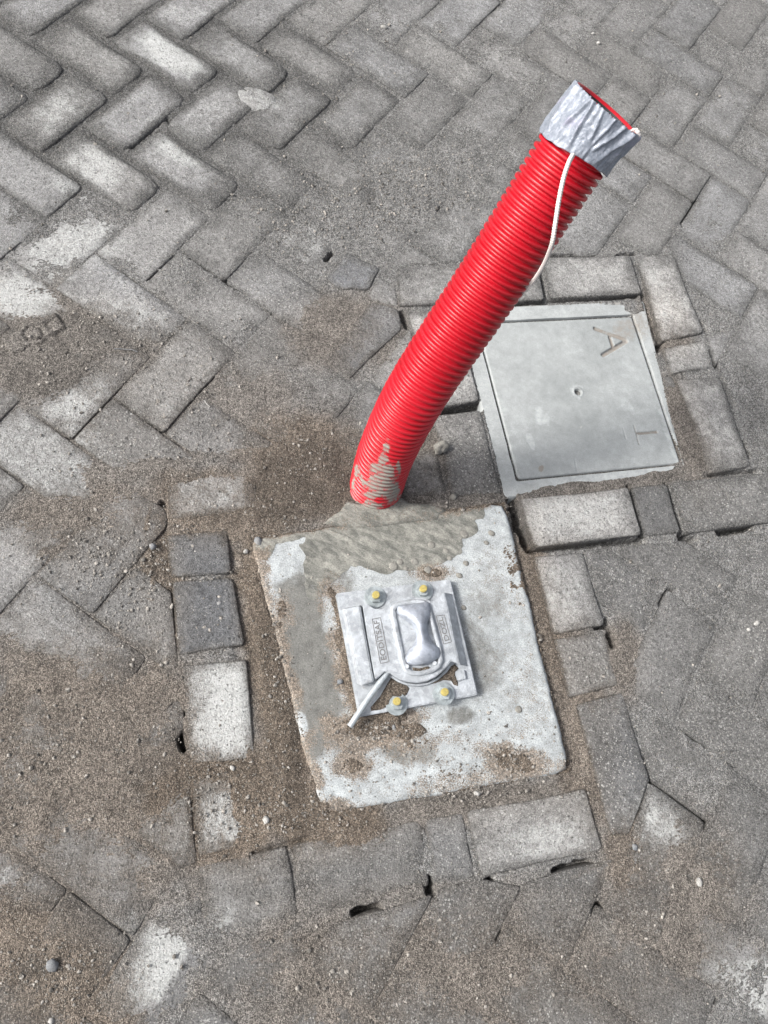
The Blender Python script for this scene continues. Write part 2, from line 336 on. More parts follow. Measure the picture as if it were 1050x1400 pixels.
def ccw(P):
    s = sum(P[i][0]*P[(i+1) % len(P)][1]-P[(i+1) % len(P)][0]*P[i][1] for i in range(len(P)))
    return P if s > 0 else P[::-1]
def subtract(poly, Q):
    inter = poly
    for i in range(len(Q)):
        a = Q[i]; b = Q[(i+1) % len(Q)]; e = b-a; n = np.array([-e[1], e[0]])
        inter = clip(inter, a, n)
        if len(inter) < 3: return poly
    if area(inter) < 2e-5: return poly
    best = []; ba = 0
    for i in range(len(Q)):
        a = Q[i]; b = Q[(i+1) % len(Q)]; e = b-a; n = np.array([e[1], -e[0]])
        c = clip(poly, a, n)
        if area(c) > ba: best = c; ba = area(c)
    return best
def q(*pts): return ccw([A2(*p) for p in pts])
# individually surveyed stones of the border courses: polygon, albedo, speck, blue, top height mm, extra white/dust
BORDER = [
 (((226,648),(350,641),(356,701),(230,712)), .27,.3,.2,.5),
 (((359,640),(462,618),(472,690),(363,702)), .20,.2,.1,-1),
 (((549,618),(597,612),(613,676),(548,689)), .30,.1,.1,1),
 (((590,568),(657,560),(687,676),(616,682)), .20,.9,.1,2),
 (((556,428),(626,424),(656,549),(592,560)), .36,.5,.1,3),
 (((541,366),(662,358),(672,415),(546,420)), .28,.3,.1,4),
 (((666,358),(735,354),(745,411),(676,415)), .25,.4,.1,3),
 (((741,353),(861,350),(878,403),(751,409)), .33,.3,.1,4),
 (((867,351),(919,348),(962,457),(903,469)), .39,.15,.1,4),
 (((906,476),(966,463),(977,504),(915,513)), .31,.4,.1,2),
 (((922,519),(983,516),(1026,639),(969,649)), .37,.3,.1,4),
 (((708,683),(858,667),(877,733),(729,750)), .34,.35,.05,6),
 (((862,666),(911,661),(931,729),(881,735)), .15,.1,.3,3),
 (((915,660),(1072,645),(1092,711),(938,731)), .19,.75,.1,5),
 (((729,760),(797,754),(828,855),(757,869)), .28,.25,.2,2),
 (((758,873),(826,860),(847,938),(778,955)), .22,.5,.1,1),
 (((786,963),(850,945),(889,1066),(860,1143),(834,1142)), .17,.75,.5,2),
 (((636,1108),(802,1077),(826,1162),(656,1200)), .26,.95,.1,2),
 (((579,1119),(633,1109),(652,1201),(592,1213)), .20,.4,.3,0),
 (((397,1154),(576,1120),(589,1213),(414,1256)), .21,.35,.1,0),
 (((268,1184),(393,1155),(410,1257),(286,1288)), .23,.2,.1,0),
 (((226,731),(312,723),(318,785),(233,791)), .16,.1,.8,3),
 (((234,794),(319,789),(336,883),(244,897)), .155,.0,.9,2),
 (((248,908),(338,900),(350,1039),(258,1047)), .26,.3,.1,1),
 (((260,1055),(352,1046),(371,1149),(270,1175)), .23,.3,.0,-1),
 (((507,412),(545,421),(551,450),(478,519),(441,491)), .20,.05,.7,1),
 (((471,343),(521,367),(505,398),(462,397),(443,381)), .21,.05,.9,2),
]
SLAB_PX = [(340,737),(690,686),(781,1055),(440,1114)]
KEEP = [q((316,716),(702,683),(786,1058),(384,1152)), q((623,421),(879,408),(939,643),(690,681)), q((466,614),(552,596),(550,694),(474,694)),
        q((470,1238),(589,1206),(589,1222),(470,1256)), q((655,1200),(828,1162),(829,1174),(700,1208)), q((728,750),(935,731),(935,738),(728,757)), q((940,733),(1064,712),(1064,722),(950,740))]
BP = [q(*b[0]) for b in BORDER]
pavement = link('pavement', None)
def rounded(P, r, n=3):
    out = []; m = len(P)
    for i in range(m):
        a, b, c = P[i-1], P[i], P[(i+1) % m]
        u = a-b; v = c-b; lu = np.linalg.norm(u); lv = np.linalg.norm(v)
        rr = min(r*random.uniform(.6, 1.5), lu*.4, lv*.4)
        p0 = b+u/lu*rr; p2 = b+v/lv*rr
        for k in range(n):
            t = k/(n-1); out.append((1-t)**2*p0+2*t*(1-t)*b+t*t*p2)
        # one mid-edge point
        nx = P[(i+1) % m]; out.append((b+nx)/2+rng.normal(0, .0006, 2))
    return out
def shrink(P, d):
    P = ccw(P)
    out = list(P)
    for i in range(len(P)):
        a = P[i]; b = P[(i+1) % len(P)]; e = b-a; L = np.linalg.norm(e)
        if L < 1e-5: continue
        n = np.array([-e[1], e[0]])/L
        out = clip(out, a+n*d*random.uniform(.7, 1.3), n)
        if len(out) < 3: return out
    return out
def dedupe(P, eps=.004):
    out = []
    for p in P:
        if not out or np.linalg.norm(p-out[-1]) > eps: out.append(p)
    while len(out) > 2 and np.linalg.norm(out[0]-out[-1]) < eps: out.pop()
    return out
worn = blob_setup([(190,110,300,170,10,1.0)])
def stone_geo(P, ztop, gap, rcorner, chamfer, dome, cheap=False):
    P = dedupe(shrink(P, gap))
    if len(P) < 3 or area(P) < 3e-4: return None
    c = sum(P)/len(P)
    O = rounded(P, rcorner, 2 if cheap else 3); n = len(O)
    tx, ty = rng.normal(0, .006, 2)
    def zt(p, d): return ztop+d+(p[0]-c[0])*tx+(p[1]-c[1])*ty
    V = []; F = []
    def ring(f, dz, abs_in=0):
        for p in O:
            dd = p-c; L = np.linalg.norm(dd); s = (L-abs_in)/L if abs_in else f
            pp = c+dd*s; V.append((pp[0], pp[1], zt(pp, dz)))
    ring(1.0, -.075); ring(1.0, -chamfer*1.2); ring(0, -chamfer*.35, chamfer*.45); ring(0, 0, chamfer*1.3)
    if not cheap: ring(.62, dome*.6); ring(.3, dome)
    rings = len(V)//n
    for k in range(rings-1):
        for i in range(n):
            j = (i+1) % n; F.append((k*n+i, k*n+j, (k+1)*n+j, (k+1)*n+i))
    V.append((c[0], c[1], zt(c, dome))); m = len(V)-1
    for i in range(n): F.append(((rings-1)*n+i, (rings-1)*n+(i+1) % n, m))
    return V, F, c
stone_count = 0
def add_stone(P, alb, spk, blue, ztop, gap, rc, ch, dome, wv=0.):
    global stone_count
    g = stone_geo(P, ztop, gap, rc, ch, dome)
    if g is None: return
    V, F, c = g; V = np.array(V); nn_ = (len(V)-1)//6; ED = np.repeat([1.3, 1.25, 1.1+.2*wv, .6+.45*wv, .05+.30*wv, 0], nn_).tolist()+[0]
    me = mesh_from(V-np.array([c[0], c[1], 0]), F)
    me.set_sharp_from_angle(angle=R(50))
    fattr(me, 'white', blob_eval(WHITE, V[:, 0], V[:, 1], .8, .2, 'max'))
    fattr(me, 'dust', np.clip(.22+.8*blob_eval(DUST, V[:, 0], V[:, 1], .9, .2, 'max'), 0, 1))
    fattr(me, 'brown', np.clip(blob_eval(BROWN, V[:, 0], V[:, 1], .8, .2, 'max'), 0, 1))
    fattr(me, 'edge', ED[:len(V)])
    o = link('paver', me, M_PAVER, pavement, (c[0], c[1], 0))
    o['albedo'] = float(alb); o['speck'] = float(spk); o['blue'] = float(blue); stone_count += 1
for b, P in zip(BORDER, BP):
    add_stone(P, b[1], b[2], b[3], b[4]*.001, .0006, .006, .0035, .0004)
# herringbone field
fx0, fx1, fy0, fy1 = -.1, .0, 0, 0
corners = [A2(0, 0), A2(1050, 0), A2(1050, 1400), A2(0, 1400)]
def margin(p):      # distance outside the photographed quadrilateral (0 inside)
    Pq = ccw(corners); m = -9
    for i in range(4):
        a = Pq[i]; bb = Pq[(i+1) % 4]; e = bb-a; nn = np.array([e[1], -e[0]])/np.linalg.norm(e)
        m = max(m, (p-a)@nn)
    return m
field = []
for x in range(-45, 60):
    for y in range(-55, 50):
        k = (x-y) % 4
        if k == 0: cells = [(x, y), (x+2, y), (x+2, y+1), (x, y+1)]
        elif k == 3: cells = [(x, y), (x+1, y), (x+1, y+2), (x, y+2)]
        else: continue
        cx = sum(c[0] for c in cells)/4; cy = sum(c[1] for c in cells)/4
        # outside the surveyed part, continue with straight courses
        ax = min(max(cx, -9), 15); ay = min(max(cy, -19), 6)
        if (ax, ay) == (cx, cy): P = [lat(*c) for c in cells]
        else:
            J = np.array([lat(ax+.5, ay)-lat(ax-.5, ay), lat(ax, ay+.5)-lat(ax, ay-.5)])
            base = lat(ax, ay); P = [base+(c[0]-ax)*J[0]+(c[1]-ay)*J[1] for c in cells]
        P = ccw(P); c = sum(P)/4; m = margin(c)
        if m > 3.2: continue
        field.append((m, P, c))
field.sort(key=lambda t: t[0])
farV = []; farF = []
for m, P, c in field:
    a0 = area(P)
    if m < 1.0:
        for Qp in BP+KEEP:
            P = subtract(P, Qp)
            if len(P) < 3: break
        if len(P) < 3 or area(P) < a0*.13: continue
    wv = float(blob_eval(worn, [c[0]], [c[1]])[0]); wv = min(max(wv, 0), 1)
    if stone_count < 296:
        al = tone(c)*random.uniform(.88, 1.12)
        add_stone(P, al, random.uniform(.1, .55)+(.25 if al < .19 else 0), random.uniform(0, .45), random.gauss(0, .0009)+wv*.001,
                  .0010+.0028*wv, .006+.014*wv, .0026+.0040*wv, .0006+.0012*wv, wv)
    else:
        g = stone_geo(P, random.gauss(0, .0008), .0016, .006, .003, 0, True)
        if g is None: continue
        V, F, _ = g; k0 = len(farV); farV += V; farF += [tuple(i+k0 for i in f) for f in F]
me = mesh_from(farV, farF); fattr(me, 'dust', np.full(len(farV), .25)); fattr(me, 'brown', np.full(len(farV), .3)); fattr(me, 'white', np.zeros(len(farV)))
o = link('outer_pavers', me, M_PAVER, pavement); o['kind'] = 'stuff'; o['albedo'] = .2; o['speck'] = .4; o['blue'] = .2
tag(pavement, kind='structure')
g = 60.0
me = mesh_from([(-g, -g, -.12), (g, -g, -.12), (g, g, -.12), (-g, g, -.12)], [(0, 1, 2, 3)], False)
tag(link('ground', me, M_FAR), kind='structure')
pavement['label'] = 'grey concrete pavers laid in herringbone with cut border courses round the concrete covers'

# cracked round stone sunk into an open joint, top left
def lumpy(c, rx, ry, rz, seed, sub=3, amp=.18, fr=1.6, rot=0):
    bm = bmesh.new(); bmesh.ops.create_icosphere(bm, subdivisions=sub, radius=1)
    off = Vector((seed*3.7, seed*1.3, seed*7.1))
    for v in bm.verts:
        d = v.co.normalized(); k = 1+amp*mnoise.noise(d*fr+off)+amp*.5*mnoise.noise(d*fr*2.6+off)
        v.co = Vector((d.x*rx*k, d.y*ry*k, d.z*rz*k))
    bmesh.ops.rotate(bm, verts=bm.verts, cent=(0, 0, 0), matrix=Matrix.Rotation(rot, 3, 'Z'))
    me = bm_done(bm, True); return me

# ------------------------------------------------------------------ sand sheet
STEP = .0026
ext = np.array([A2(-60, -60), A2(1110, -60), A2(1110, 1460), A2(-60, 1460)])
x0, y0 = ext.min(0); x1, y1 = ext.max(0)
xs = np.arange(x0, x1, STEP); ys = np.arange(y0, y1, STEP)
X, Y = np.meshgrid(xs, ys, indexing='ij')
# keep only what the photograph could plausibly show
def inside_q(X, Y, Q, grow):
    Q = ccw(list(Q)); s = np.full(X.shape, 9.0)
    for i in range(len(Q)):
        a = Q[i]; b = Q[(i+1) % len(Q)]; e = b-a; n = np.array([-e[1], e[0]])/np.linalg.norm(e)
        s = np.minimum(s, (X-a[0])*n[0]+(Y-a[1])*n[1])
    return s+grow
msk = inside_q(X, Y, ext, .0) > 0
def heights(X, Y):
    lev = blob_eval(LEVEL, X, Y, .8, .1)
    sand = blob_eval(SAND, X, Y, 1.1, .35)
    z = lev*.55+sand*.8
    z = np.where(z > 2.2, 2.2+(z-2.2)*.6, z)
    z = z+fbm(X, Y, .06, 21)*1.6+fbm(X, Y, .016, 33, 3)*1.15+rng.normal(0, .42, X.shape)
    return z-hole_eval(X, Y)
ZH = heights(X, Y)
# slab zone: keep sand low under the block except along its left/bottom edge and by the plate
SL = [A2(*p) for p in SLAB_PX]
ins = inside_q(X, Y, SL, 0.0)
SLABSAND = blob_setup([(356,900,26,230,-10,9),(396,1070,24,70,-14,9.5),(370,1000,16,70,-12,8.5),(425,1108,34,14,-10,9),(478,905,15,100,-13,13),(462,840,8,40,-13,10),(515,985,48,22,-10,13),
   (560,1000,34,14,-8,11),(481,1048,19,12,0,9.2),(704,1042,40,20,12,9.2),(566,1015,40,16,0,8.4),(520,1060,70,22,-8,7.2),(620,1060,60,20,-8,7.2),(700,1000,50,40,0,6.6),(660,980,40,30,0,6.4),
   (420,1000,50,80,0,7.0),(660,820,40,60,0,6.8),(590,783,16,7,0,10),(385,838,10,22,0,9),(400,720,60,12,-8,8),(440,700,60,12,-10,11),(470,692,30,10,0,11),(600,690,60,10,-8,10),(640,694,30,8,-8,8.5),
   (705,790,12,70,-14,8),(640,1085,130,8,-9,8.0)], .004)
zs = blob_eval(SLABSAND, X, Y, .9, .45, 'max')-4.2+fbm(X, Y, .012, 61, 3)*2.0+rng.normal(0, .5, X.shape)
ZH = np.where(ins > .001, np.maximum(-14, zs), ZH)
# open trench to the right of the slab and under the chamber edge
TR = blob_setup([(735,850,26,190,-14,-7),(770,1000,22,90,-14,-3),(335,900,14,160,-8,-3),(600,1100,200,9,-9,-5),(223,770,14,90,-6,-5)])
ZH = ZH+np.where(ins > 0, 0, blob_eval(TR, X, Y, .5, .2))
CH = [A2(*p) for p in [(623,421),(879,411),(936,643),(690,681)]]
insc = inside_q(X, Y, CH, -.004)
CHS = blob_setup([(905,445,14,34,-20,8),(925,560,10,40,-18,5),(938,640,22,14,-10,8.5),(900,650,40,8,-8,7),(780,665,70,7,-7,7.5),(850,413,40,7,0,7),(868,420,16,10,0,8.5),(760,415,60,4,0,5)])
ZH = np.where(insc > 0, np.maximum(-20, blob_eval(CHS, X, Y, .9, .35, 'max')-7.5+fbm(X, Y, .01, 63, 3)*1.6), ZH)
# pressed print with a ring in the damp sand at the left edge
pc = A2(47, 457); pu = A2(90, 436)-pc; pl = np.linalg.norm(pu); pu = pu/pl; pv = np.array([-pu[1], pu[0]])
a_ = (X-pc[0])*pu[0]+(Y-pc[1])*pu[1]; b_ = (X-pc[0])*pv[0]+(Y-pc[1])*pv[1]
rr = np.hypot(a_, b_)
flat = (np.abs(a_) < .05) & (np.abs(b_) < .017) | (rr < .021)
pr = np.where(flat, 5.2, 0)-np.where((rr > .0118) & (rr < .0175), 3.6, 0)
pr = pr-np.where((a_ > .024) & (a_ < .030) & (np.abs(b_) < .009), 2.2, 0)-np.where((a_ > .024) & (a_ < .045) & (b_ > .004) & (b_ < .009), 2.2, 0)
ZH = np.where(flat, pr+fbm(X, Y, .006, 71, 2)*.25, ZH)
wet = np.clip(blob_eval(blob_setup([(415,655,80,60,-12,.55),(375,960,30,200,-8,.35),(310,1050,90,40,0,.3),(90,490,110,60,0,.25),(340,690,60,30,0,.35),(35,170,140,130,0,.75),(190,100,290,170,10,.7),(230,1060,60,40,0,.35)]), X, Y, .8, .3, 'max'), 0, 1)
wet = np.maximum(wet, np.clip((-ZH-3)/14, 0, .9)*0)
brw = np.clip(blob_eval(BROWN, X, Y, .8, .25, 'max'), 0, 1)
brw = np.where(ins > 0, 1.0, brw); brw = np.where(flat, .45, brw); wet = np.where(flat, 0, wet)
idx = -np.ones(X.shape, dtype=np.int64); idx[msk] = np.arange(msk.sum())
qm = msk[:-1, :-1] & msk[1:, :-1] & msk[1:, 1:] & msk[:-1, 1:]
qd = np.stack([idx[:-1, :-1][qm], idx[1:, :-1][qm], idx[1:, 1:][qm], idx[:-1, 1:][qm]], 1)
def grid_mesh(X, Y, Z, quads):
    me = bpy.data.meshes.new('m'); nv = len(X); nq = len(quads)
    me.vertices.add(nv); me.vertices.foreach_set('co', np.stack([X, Y, Z], 1).astype(np.float32).ravel())
    me.loops.add(nq*4); me.loops.foreach_set('vertex_index', quads.astype(np.int32).ravel())
    me.polygons.add(nq); me.polygons.foreach_set('loop_start', np.arange(0, nq*4, 4, dtype=np.int32))
    me.polygons.foreach_set('loop_total', np.full(nq, 4, dtype=np.int32))
    me.polygons.foreach_set('use_smooth', np.ones(nq, dtype=bool))
    me.update(calc_edges=True); return me
print('sand verts', msk.sum(), 'quads', len(qd), 'stones', stone_count)
me = grid_mesh(X[msk], Y[msk], ZH[msk]*.001, qd)
fattr(me, 'brown', brw[msk]); fattr(me, 'wet', wet[msk])
o = link('sand', me, M_SAND)
tag(o, 'brown and grey sand filling the joints and drifted over the pavers', 'sand', kind='stuff')

def sand_z(x, y):
    i = int(round((x-x0)/STEP)); j = int(round((y-y0)/STEP))
    if 0 <= i < ZH.shape[0] and 0 <= j < ZH.shape[1]: return ZH[i, j]*.001
    return 0.
# loose grit
GRIT = [(500,270,150,70,900),(600,240,90,60,300),(370,300,90,50,150),(100,480,110,70,420),(260,520,110,90,420),(200,620,160,60,260),(130,760,110,70,320),(270,750,45,50,120),(280,830,50,60,60),
        (100,1040,150,140,380),(300,1090,80,80,260),(420,1110,90,40,220),(380,900,26,190,260),(420,620,80,60,200),(60,1330,110,70,260),(600,1330,300,90,380),(900,1250,110,110,200),(930,900,130,200,160),
        (650,1085,130,14,160),(640,700,80,30,80),(470,60,180,60,180),(740,60,160,60,140),(900,150,160,150,200),(120,230,170,160,160),(560,890,220,190,240),(480,905,30,110,260),(510,1000,60,24,120),(690,1040,50,28,110),(600,1060,200,40,160),(210,800,100,90,260),(360,700,60,20,60),(430,130,120,80,160),(600,1010,180,80,240),(180,880,100,80,160)]
proto = []
bm = bmesh.new(); bmesh.ops.create_icosphere(bm, subdivisions=1, radius=1); PV = np.array([v.co[:] for v in bm.verts]); PF = [[v.index for v in f.verts] for f in bm.faces]; bm.free()
gv = []; gf = []; kk = 0
for (gx, gy, rx, ry, n) in GRIT:
    for _ in range(n):
        px = gx+random.gauss(0, .5)*rx; py = gy+random.gauss(0, .5)*ry
        if not (-40 < px < 1090 and -40 < py < 1440): continue
        if 466 < px < 648 and 800 < py < 985: continue
        if 650 < px < 930 and 430 < py < 655: continue
        p = A2(px, py); s = min(.0006+random.expovariate(1/.0006), .0032)
        inslab = all_in = inside_q(np.array([p[0]]), np.array([p[1]]), SL, 0)[0] > 0
        z = max(sand_z(*p), .0042 if inslab else .0006)
        sv = PV*np.array([s*random.uniform(.7, 1.3), s*random.uniform(.7, 1.3), s*random.uniform(.5, .9)])*(1+rng.normal(0, .16, (len(PV), 1)))
        t = random.random()*6.28; ct, st_ = math.cos(t), math.sin(t)
        sv = np.stack([sv[:, 0]*ct-sv[:, 1]*st_, sv[:, 0]*st_+sv[:, 1]*ct, sv[:, 2]], 1)+np.array([p[0], p[1], z+s*.35])
        gv.append(sv); gf += [[i+kk for i in f] for f in PF]; kk += len(PV)
me = mesh_from(np.concatenate(gv), gf, False)
tag(link('grit', me, M_GRIT), 'loose dark and pale grit scattered over pavers and slab', 'grit', kind='stuff')
print('grit', len(gf))

# ------------------------------------------------------------------ concrete slab carrying the socket
SLAB_Z = .0042
def mat_slab():
    k = NB('slab_concrete')
    damp_and_shade = k.attr('damp_and_shade'); mor = k.attr('mortar')
    nb = k.noise(9, 5, .65); nm = k.noise(70, 5, .7); nf = k.noise(500, 3, .7)
    v = k.math('MULTIPLY', k.lin(nb, .3, .7, .82, 1.18), k.lin(nm, .3, .7, .74, 1.26)); v = k.math('MULTIPLY', v, k.lin(nf, .3, .7, .66, 1.34))
    dry = k.mix(1.0, (.31, .331, .337), v, 'MULTIPLY')
    dm = k.math('ADD', k.math('MULTIPLY', damp_and_shade, .95), k.math('ADD', k.math('MULTIPLY', k.noise(24, 8, .85), 1.2), k.math('MULTIPLY', k.noise(120, 5, .8), .6)))
    damp_shade_col = k.mix(1.0, (.135, .135, .126), v, 'MULTIPLY')
    c = k.mix(k.smooth(dm, 1.05, 1.78), dry, damp_shade_col)
    gr_ = k.smooth(k.math('ADD', k.noise(150, 5, .8), k.math('MULTIPLY', k.noise(12, 3, .6), .45)), .86, .93); c = k.mix(k.math('MULTIPLY', gr_, .7), c, (.17, .145, .12))
    # mortar slurry, streaked by the trowel
    mp = k.n('ShaderNodeMapping'); k.l(k.pos, mp.inputs[0]); mp.inputs['Rotation'].default_value = (0, 0, R(-38)); mp.inputs['Scale'].default_value = (1, 3.2, 1)
    st = k.noise(26, 6, .7, vec=mp.outputs[0], dist=.5)
    mc = k.mix(k.smooth(st, .32, .68), (.10, .102, .093), (.235, .233, .208))
    mf = k.smooth(k.math('ADD', k.math('MULTIPLY', mor, 1.3), k.math('MULTIPLY', k.noise(55, 5, .7), .6)), .88, .94)
    c = k.mix(mf, c, k.mix(1.0, mc, v, 'MULTIPLY'))
    v2 = k.voro(210); cc = k.sep(v2.outputs['Color'])
    sp = k.math('MULTIPLY', k.smooth(v2.outputs['Distance'], .2, .35, 1, 0), k.smooth(cc[0], .9, .93))
    c = k.mix(k.math('MULTIPLY', sp, .6), c, (.12, .11, .10))
    dn = k.math('ADD', k.math('MULTIPLY', k.noise(60, 6, .8), .6), k.math('MULTIPLY', k.noise(480, 3, .8), .8))
    df = k.smooth(k.math('ADD', dn, k.math('MULTIPLY', k.attr('dust'), .75)), 1.02, 1.14)
    gc, gh = grain_layer(k, k.math('ADD', 1.0, 0.0)); c = k.mix(k.math('MULTIPLY', df, .92), c, gc)
    h = k.math('ADD', k.math('MULTIPLY', nf, .5), k.math('ADD', k.math('MULTIPLY', nm, 1.0), k.math('MULTIPLY', k.math('MULTIPLY', mf, st), 1.2)))
    return k.fin(c, k.lin(damp_and_shade, 0, 1, .85, .6), k.bump(h, .0012, .8), spec=.3)
M_SLAB = mat_slab()
DAMP_AND_SHADE = blob_setup([(420,900,42,150,-14,1),(440,1010,40,60,0,.9),(395,1040,40,60,0,.7),(400,850,30,50,0,.8),(374,792,12,10,0,.8),(392,765,14,6,0,.6),(560,1030,46,22,0,.8),(545,1005,50,20,0,.7),(628,978,26,14,-10,.8),
  (650,900,30,70,-12,.6),(660,820,30,50,0,.5),(700,960,26,30,0,.35),(460,800,28,26,0,.7),(350,740,14,20,0,.7),(500,1055,70,16,0,.3),(420,800,24,60,0,.5),(700,740,20,40,0,.25),(640,870,22,40,0,.5)], SLAB_Z)  # patches along the plate's right edge are its soft shade, painted dark
DRYB = blob_setup([(375,770,32,26,-20,1),(412,757,14,14,0,.9),(410,992,10,18,-5,1),(455,1060,30,34,0,.6),(370,830,14,26,0,.5)], SLAB_Z)
MORT = blob_setup([(520,725,110,26,-6,1),(575,745,62,28,-4,1),(610,705,50,18,-6,1),(460,745,50,36,0,.95),(440,770,28,26,30,.85),(520,760,56,24,0,1),(400,722,60,18,-14,1),(560,765,40,16,0,.9),(360,745,16,20,0,.7),(632,722,22,16,0,.9),(430,800,14,20,0,.5)], SLAB_Z)
SLABDUST = blob_setup([(356,900,40,240,-10,.9),(395,1060,44,90,-14,.8),(430,1112,70,20,-10,.8),(478,905,26,110,-13,.85),(520,992,80,36,-10,.85),(560,1030,120,40,-8,.45),(640,1070,180,26,-9,.55),(704,1042,60,34,12,.8),
  (481,1048,34,26,0,.75),(566,1015,60,26,0,.55),(730,960,40,90,-14,.42),(700,1000,60,60,0,.4),(690,800,50,90,-14,.4),(590,783,34,14,0,.7),(385,838,24,34,0,.6),(400,720,90,18,-8,.6),(480,696,90,14,-8,.9),(600,690,90,18,-8,.8),(660,900,40,80,0,.25),(600,1010,60,26,0,.5)], SLAB_Z)
def slab_mesh():
    nu, nv = 130, 150
    u = np.linspace(0, 1, nu); v = np.linspace(0, 1, nv); U, Vv = np.meshgrid(u, v, indexing='ij')
    P0, P1, P2, P3 = [A2(*p, SLAB_Z) for p in SLAB_PX]
    XX = (1-U)*(1-Vv)*P0[0]+U*(1-Vv)*P1[0]+U*Vv*P2[0]+(1-U)*Vv*P3[0]
    YY = (1-U)*(1-Vv)*P0[1]+U*(1-Vv)*P1[1]+U*Vv*P2[1]+(1-U)*Vv*P3[1]
    ctr = np.array([XX.mean(), YY.mean()])
    # worn outline
    e = np.minimum(np.minimum(U, 1-U)*.36, np.minimum(Vv, 1-Vv)*.36)
    ed = np.clip(1-e/.02, 0, 1)
    wob = fbm(XX, YY, .03, 88, 3)*.0028*ed
    cd_ = np.minimum(U, 1-U)*.36+np.minimum(Vv, 1-Vv)*.36
    pull = np.clip(1-cd_/.022, 0, 1)*.008
    dx = ctr[0]-XX; dy = ctr[1]-YY; L = np.hypot(dx, dy)+1e-6
    XX = XX+dx/L*(wob+pull); YY = YY+dy/L*(wob+pull)
    ZZ = SLAB_Z+fbm(XX, YY, .08, 90)*.0007+fbm(XX, YY, .01, 91, 2)*.0002-np.clip(1-e/.006, 0, 1)**2*.004
    mo = np.clip(blob_eval(MORT, XX, YY, .35, .3, 'max'), 0, 1); ZZ = ZZ+np.where(mo > .5, .0008+fbm(XX, YY, .01, 95, 2)*.0005, 0)
    dp = np.clip(blob_eval(DAMP_AND_SHADE, XX, YY, .9, .4, 'max')-blob_eval(DRYB, XX, YY, .5, .3, 'max'), 0, 1)
    n = nu*nv; V = np.stack([XX.ravel(), YY.ravel(), ZZ.ravel()], 1)
    I = np.arange(n).reshape(nu, nv)
    Q = np.stack([I[:-1, :-1].ravel(), I[1:, :-1].ravel(), I[1:, 1:].ravel(), I[:-1, 1:].ravel()], 1)
    rim = list(I[:, 0])+list(I[-1, 1:])+list(I[-2::-1, -1])+list(I[0, -2:0:-1])
    low = V[rim].copy(); low[:, 2] = -.09
    k = len(rim); Q2 = [[rim[i], n+i, n+(i+1) % k, rim[(i+1) % k]] for i in range(k)]
    Va = np.concatenate([V, low]); me = grid_mesh(Va[:, 0], Va[:, 1], Va[:, 2], np.concatenate([Q, np.array(Q2)]))
    fattr(me, 'damp_and_shade', np.concatenate([dp.ravel(), dp.ravel()[rim]])); fattr(me, 'mortar', np.concatenate([mo.ravel(), mo.ravel()[rim]*0])); du = np.clip(blob_eval(SLABDUST, XX, YY, 1.4, .5, 'max'), 0, 1); fattr(me, 'dust', np.concatenate([du.ravel(), du.ravel()[rim]]))
    me.flip_normals() if me.polygons[0].normal.z < 0 else None
    return me
sc_ = at(565, 895)
slab = link('concrete_slab', slab_mesh(), M_SLAB)
tag(slab, 'square pale concrete slab with wet grey patches and trowelled mortar under the galvanised socket', 'concrete slab')
# mortar collar rising to the duct
def flat_lump(name, outline_px, z0, h, mat, parent, seed, edge=.35, n=14):
    P = [A2(*p, z0) for p in outline_px]; c = sum(P)/len(P)
    # resample outline
    pts = []
    for i in range(len(P)):
        a = P[i]; b = P[(i+1) % len(P)]
        for t in range(5): pts.append(a+(b-a)*t/5)
    V = []; F = []; m = len(pts)
    for r, zz in [(1.0, -.004), (.97, h*.25), (.88, h*.7), (.7, h*.9), (.45, h), (.2, h)]:
        for p in pts:
            s = r*(1+(.05*mnoise.noise(Vector((p[0]*60, p[1]*60, seed))) if r > .8 else 0)); w = c+(p-c)*s
            V.append((w[0], w[1], z0+zz+.35*h*mnoise.noise(Vector((w[0]*70, w[1]*70, seed+2)))*min(1, (1-r)*4+.1)))
    for k in range(5):
        for i in range(m): F.append((k*m+i, k*m+(i+1) % m, (k+1)*m+(i+1) % m, (k+1)*m+i))
    V.append((c[0], c[1], z0+h)); F += [(5*m+i, 5*m+(i+1) % m, len(V)-1) for i in range(m)]
    me = mesh_from(V, F)
    if me.polygons[0].normal.z < 0 and me.polygons[-1].normal.z < 0: me.flip_normals()
    fattr(me, 'mortar', np.full(len(me.vertices), .75)); fattr(me, 'damp_and_shade', np.full(len(me.vertices), .5)); fattr(me, 'dust', np.full(len(me.vertices), .4))
    return link(name, me, mat, parent)
flat_lump('mortar_collar', [(440,716),(462,700),(474,686),(500,694),(530,690),(548,680),(560,688),(590,690),(612,698),(600,712),(560,716),(520,722),(480,724)], .002, .007, M_SLAB, slab, 3)
for i, (x, y, r) in enumerate([(672,729,5.5),(665,742,4),(637,770,4.5),(635,730,7),(615,763,4),(610,753,5),(585,779,5.5),(567,768,6),(538,774,7),(634,831,4),(628,787,5),(709,970,5),(547,768,5),(555,777,4),(590,745,6)]):
    c = at(x, y, SLAB_Z+.0005); s = r/1080*1.32
    me = lumpy(c, s, s*random.uniform(.75, 1), .0016, i+20, 2, .12)
    link('mortar_droplet', me, M_MORTAR, slab, c)

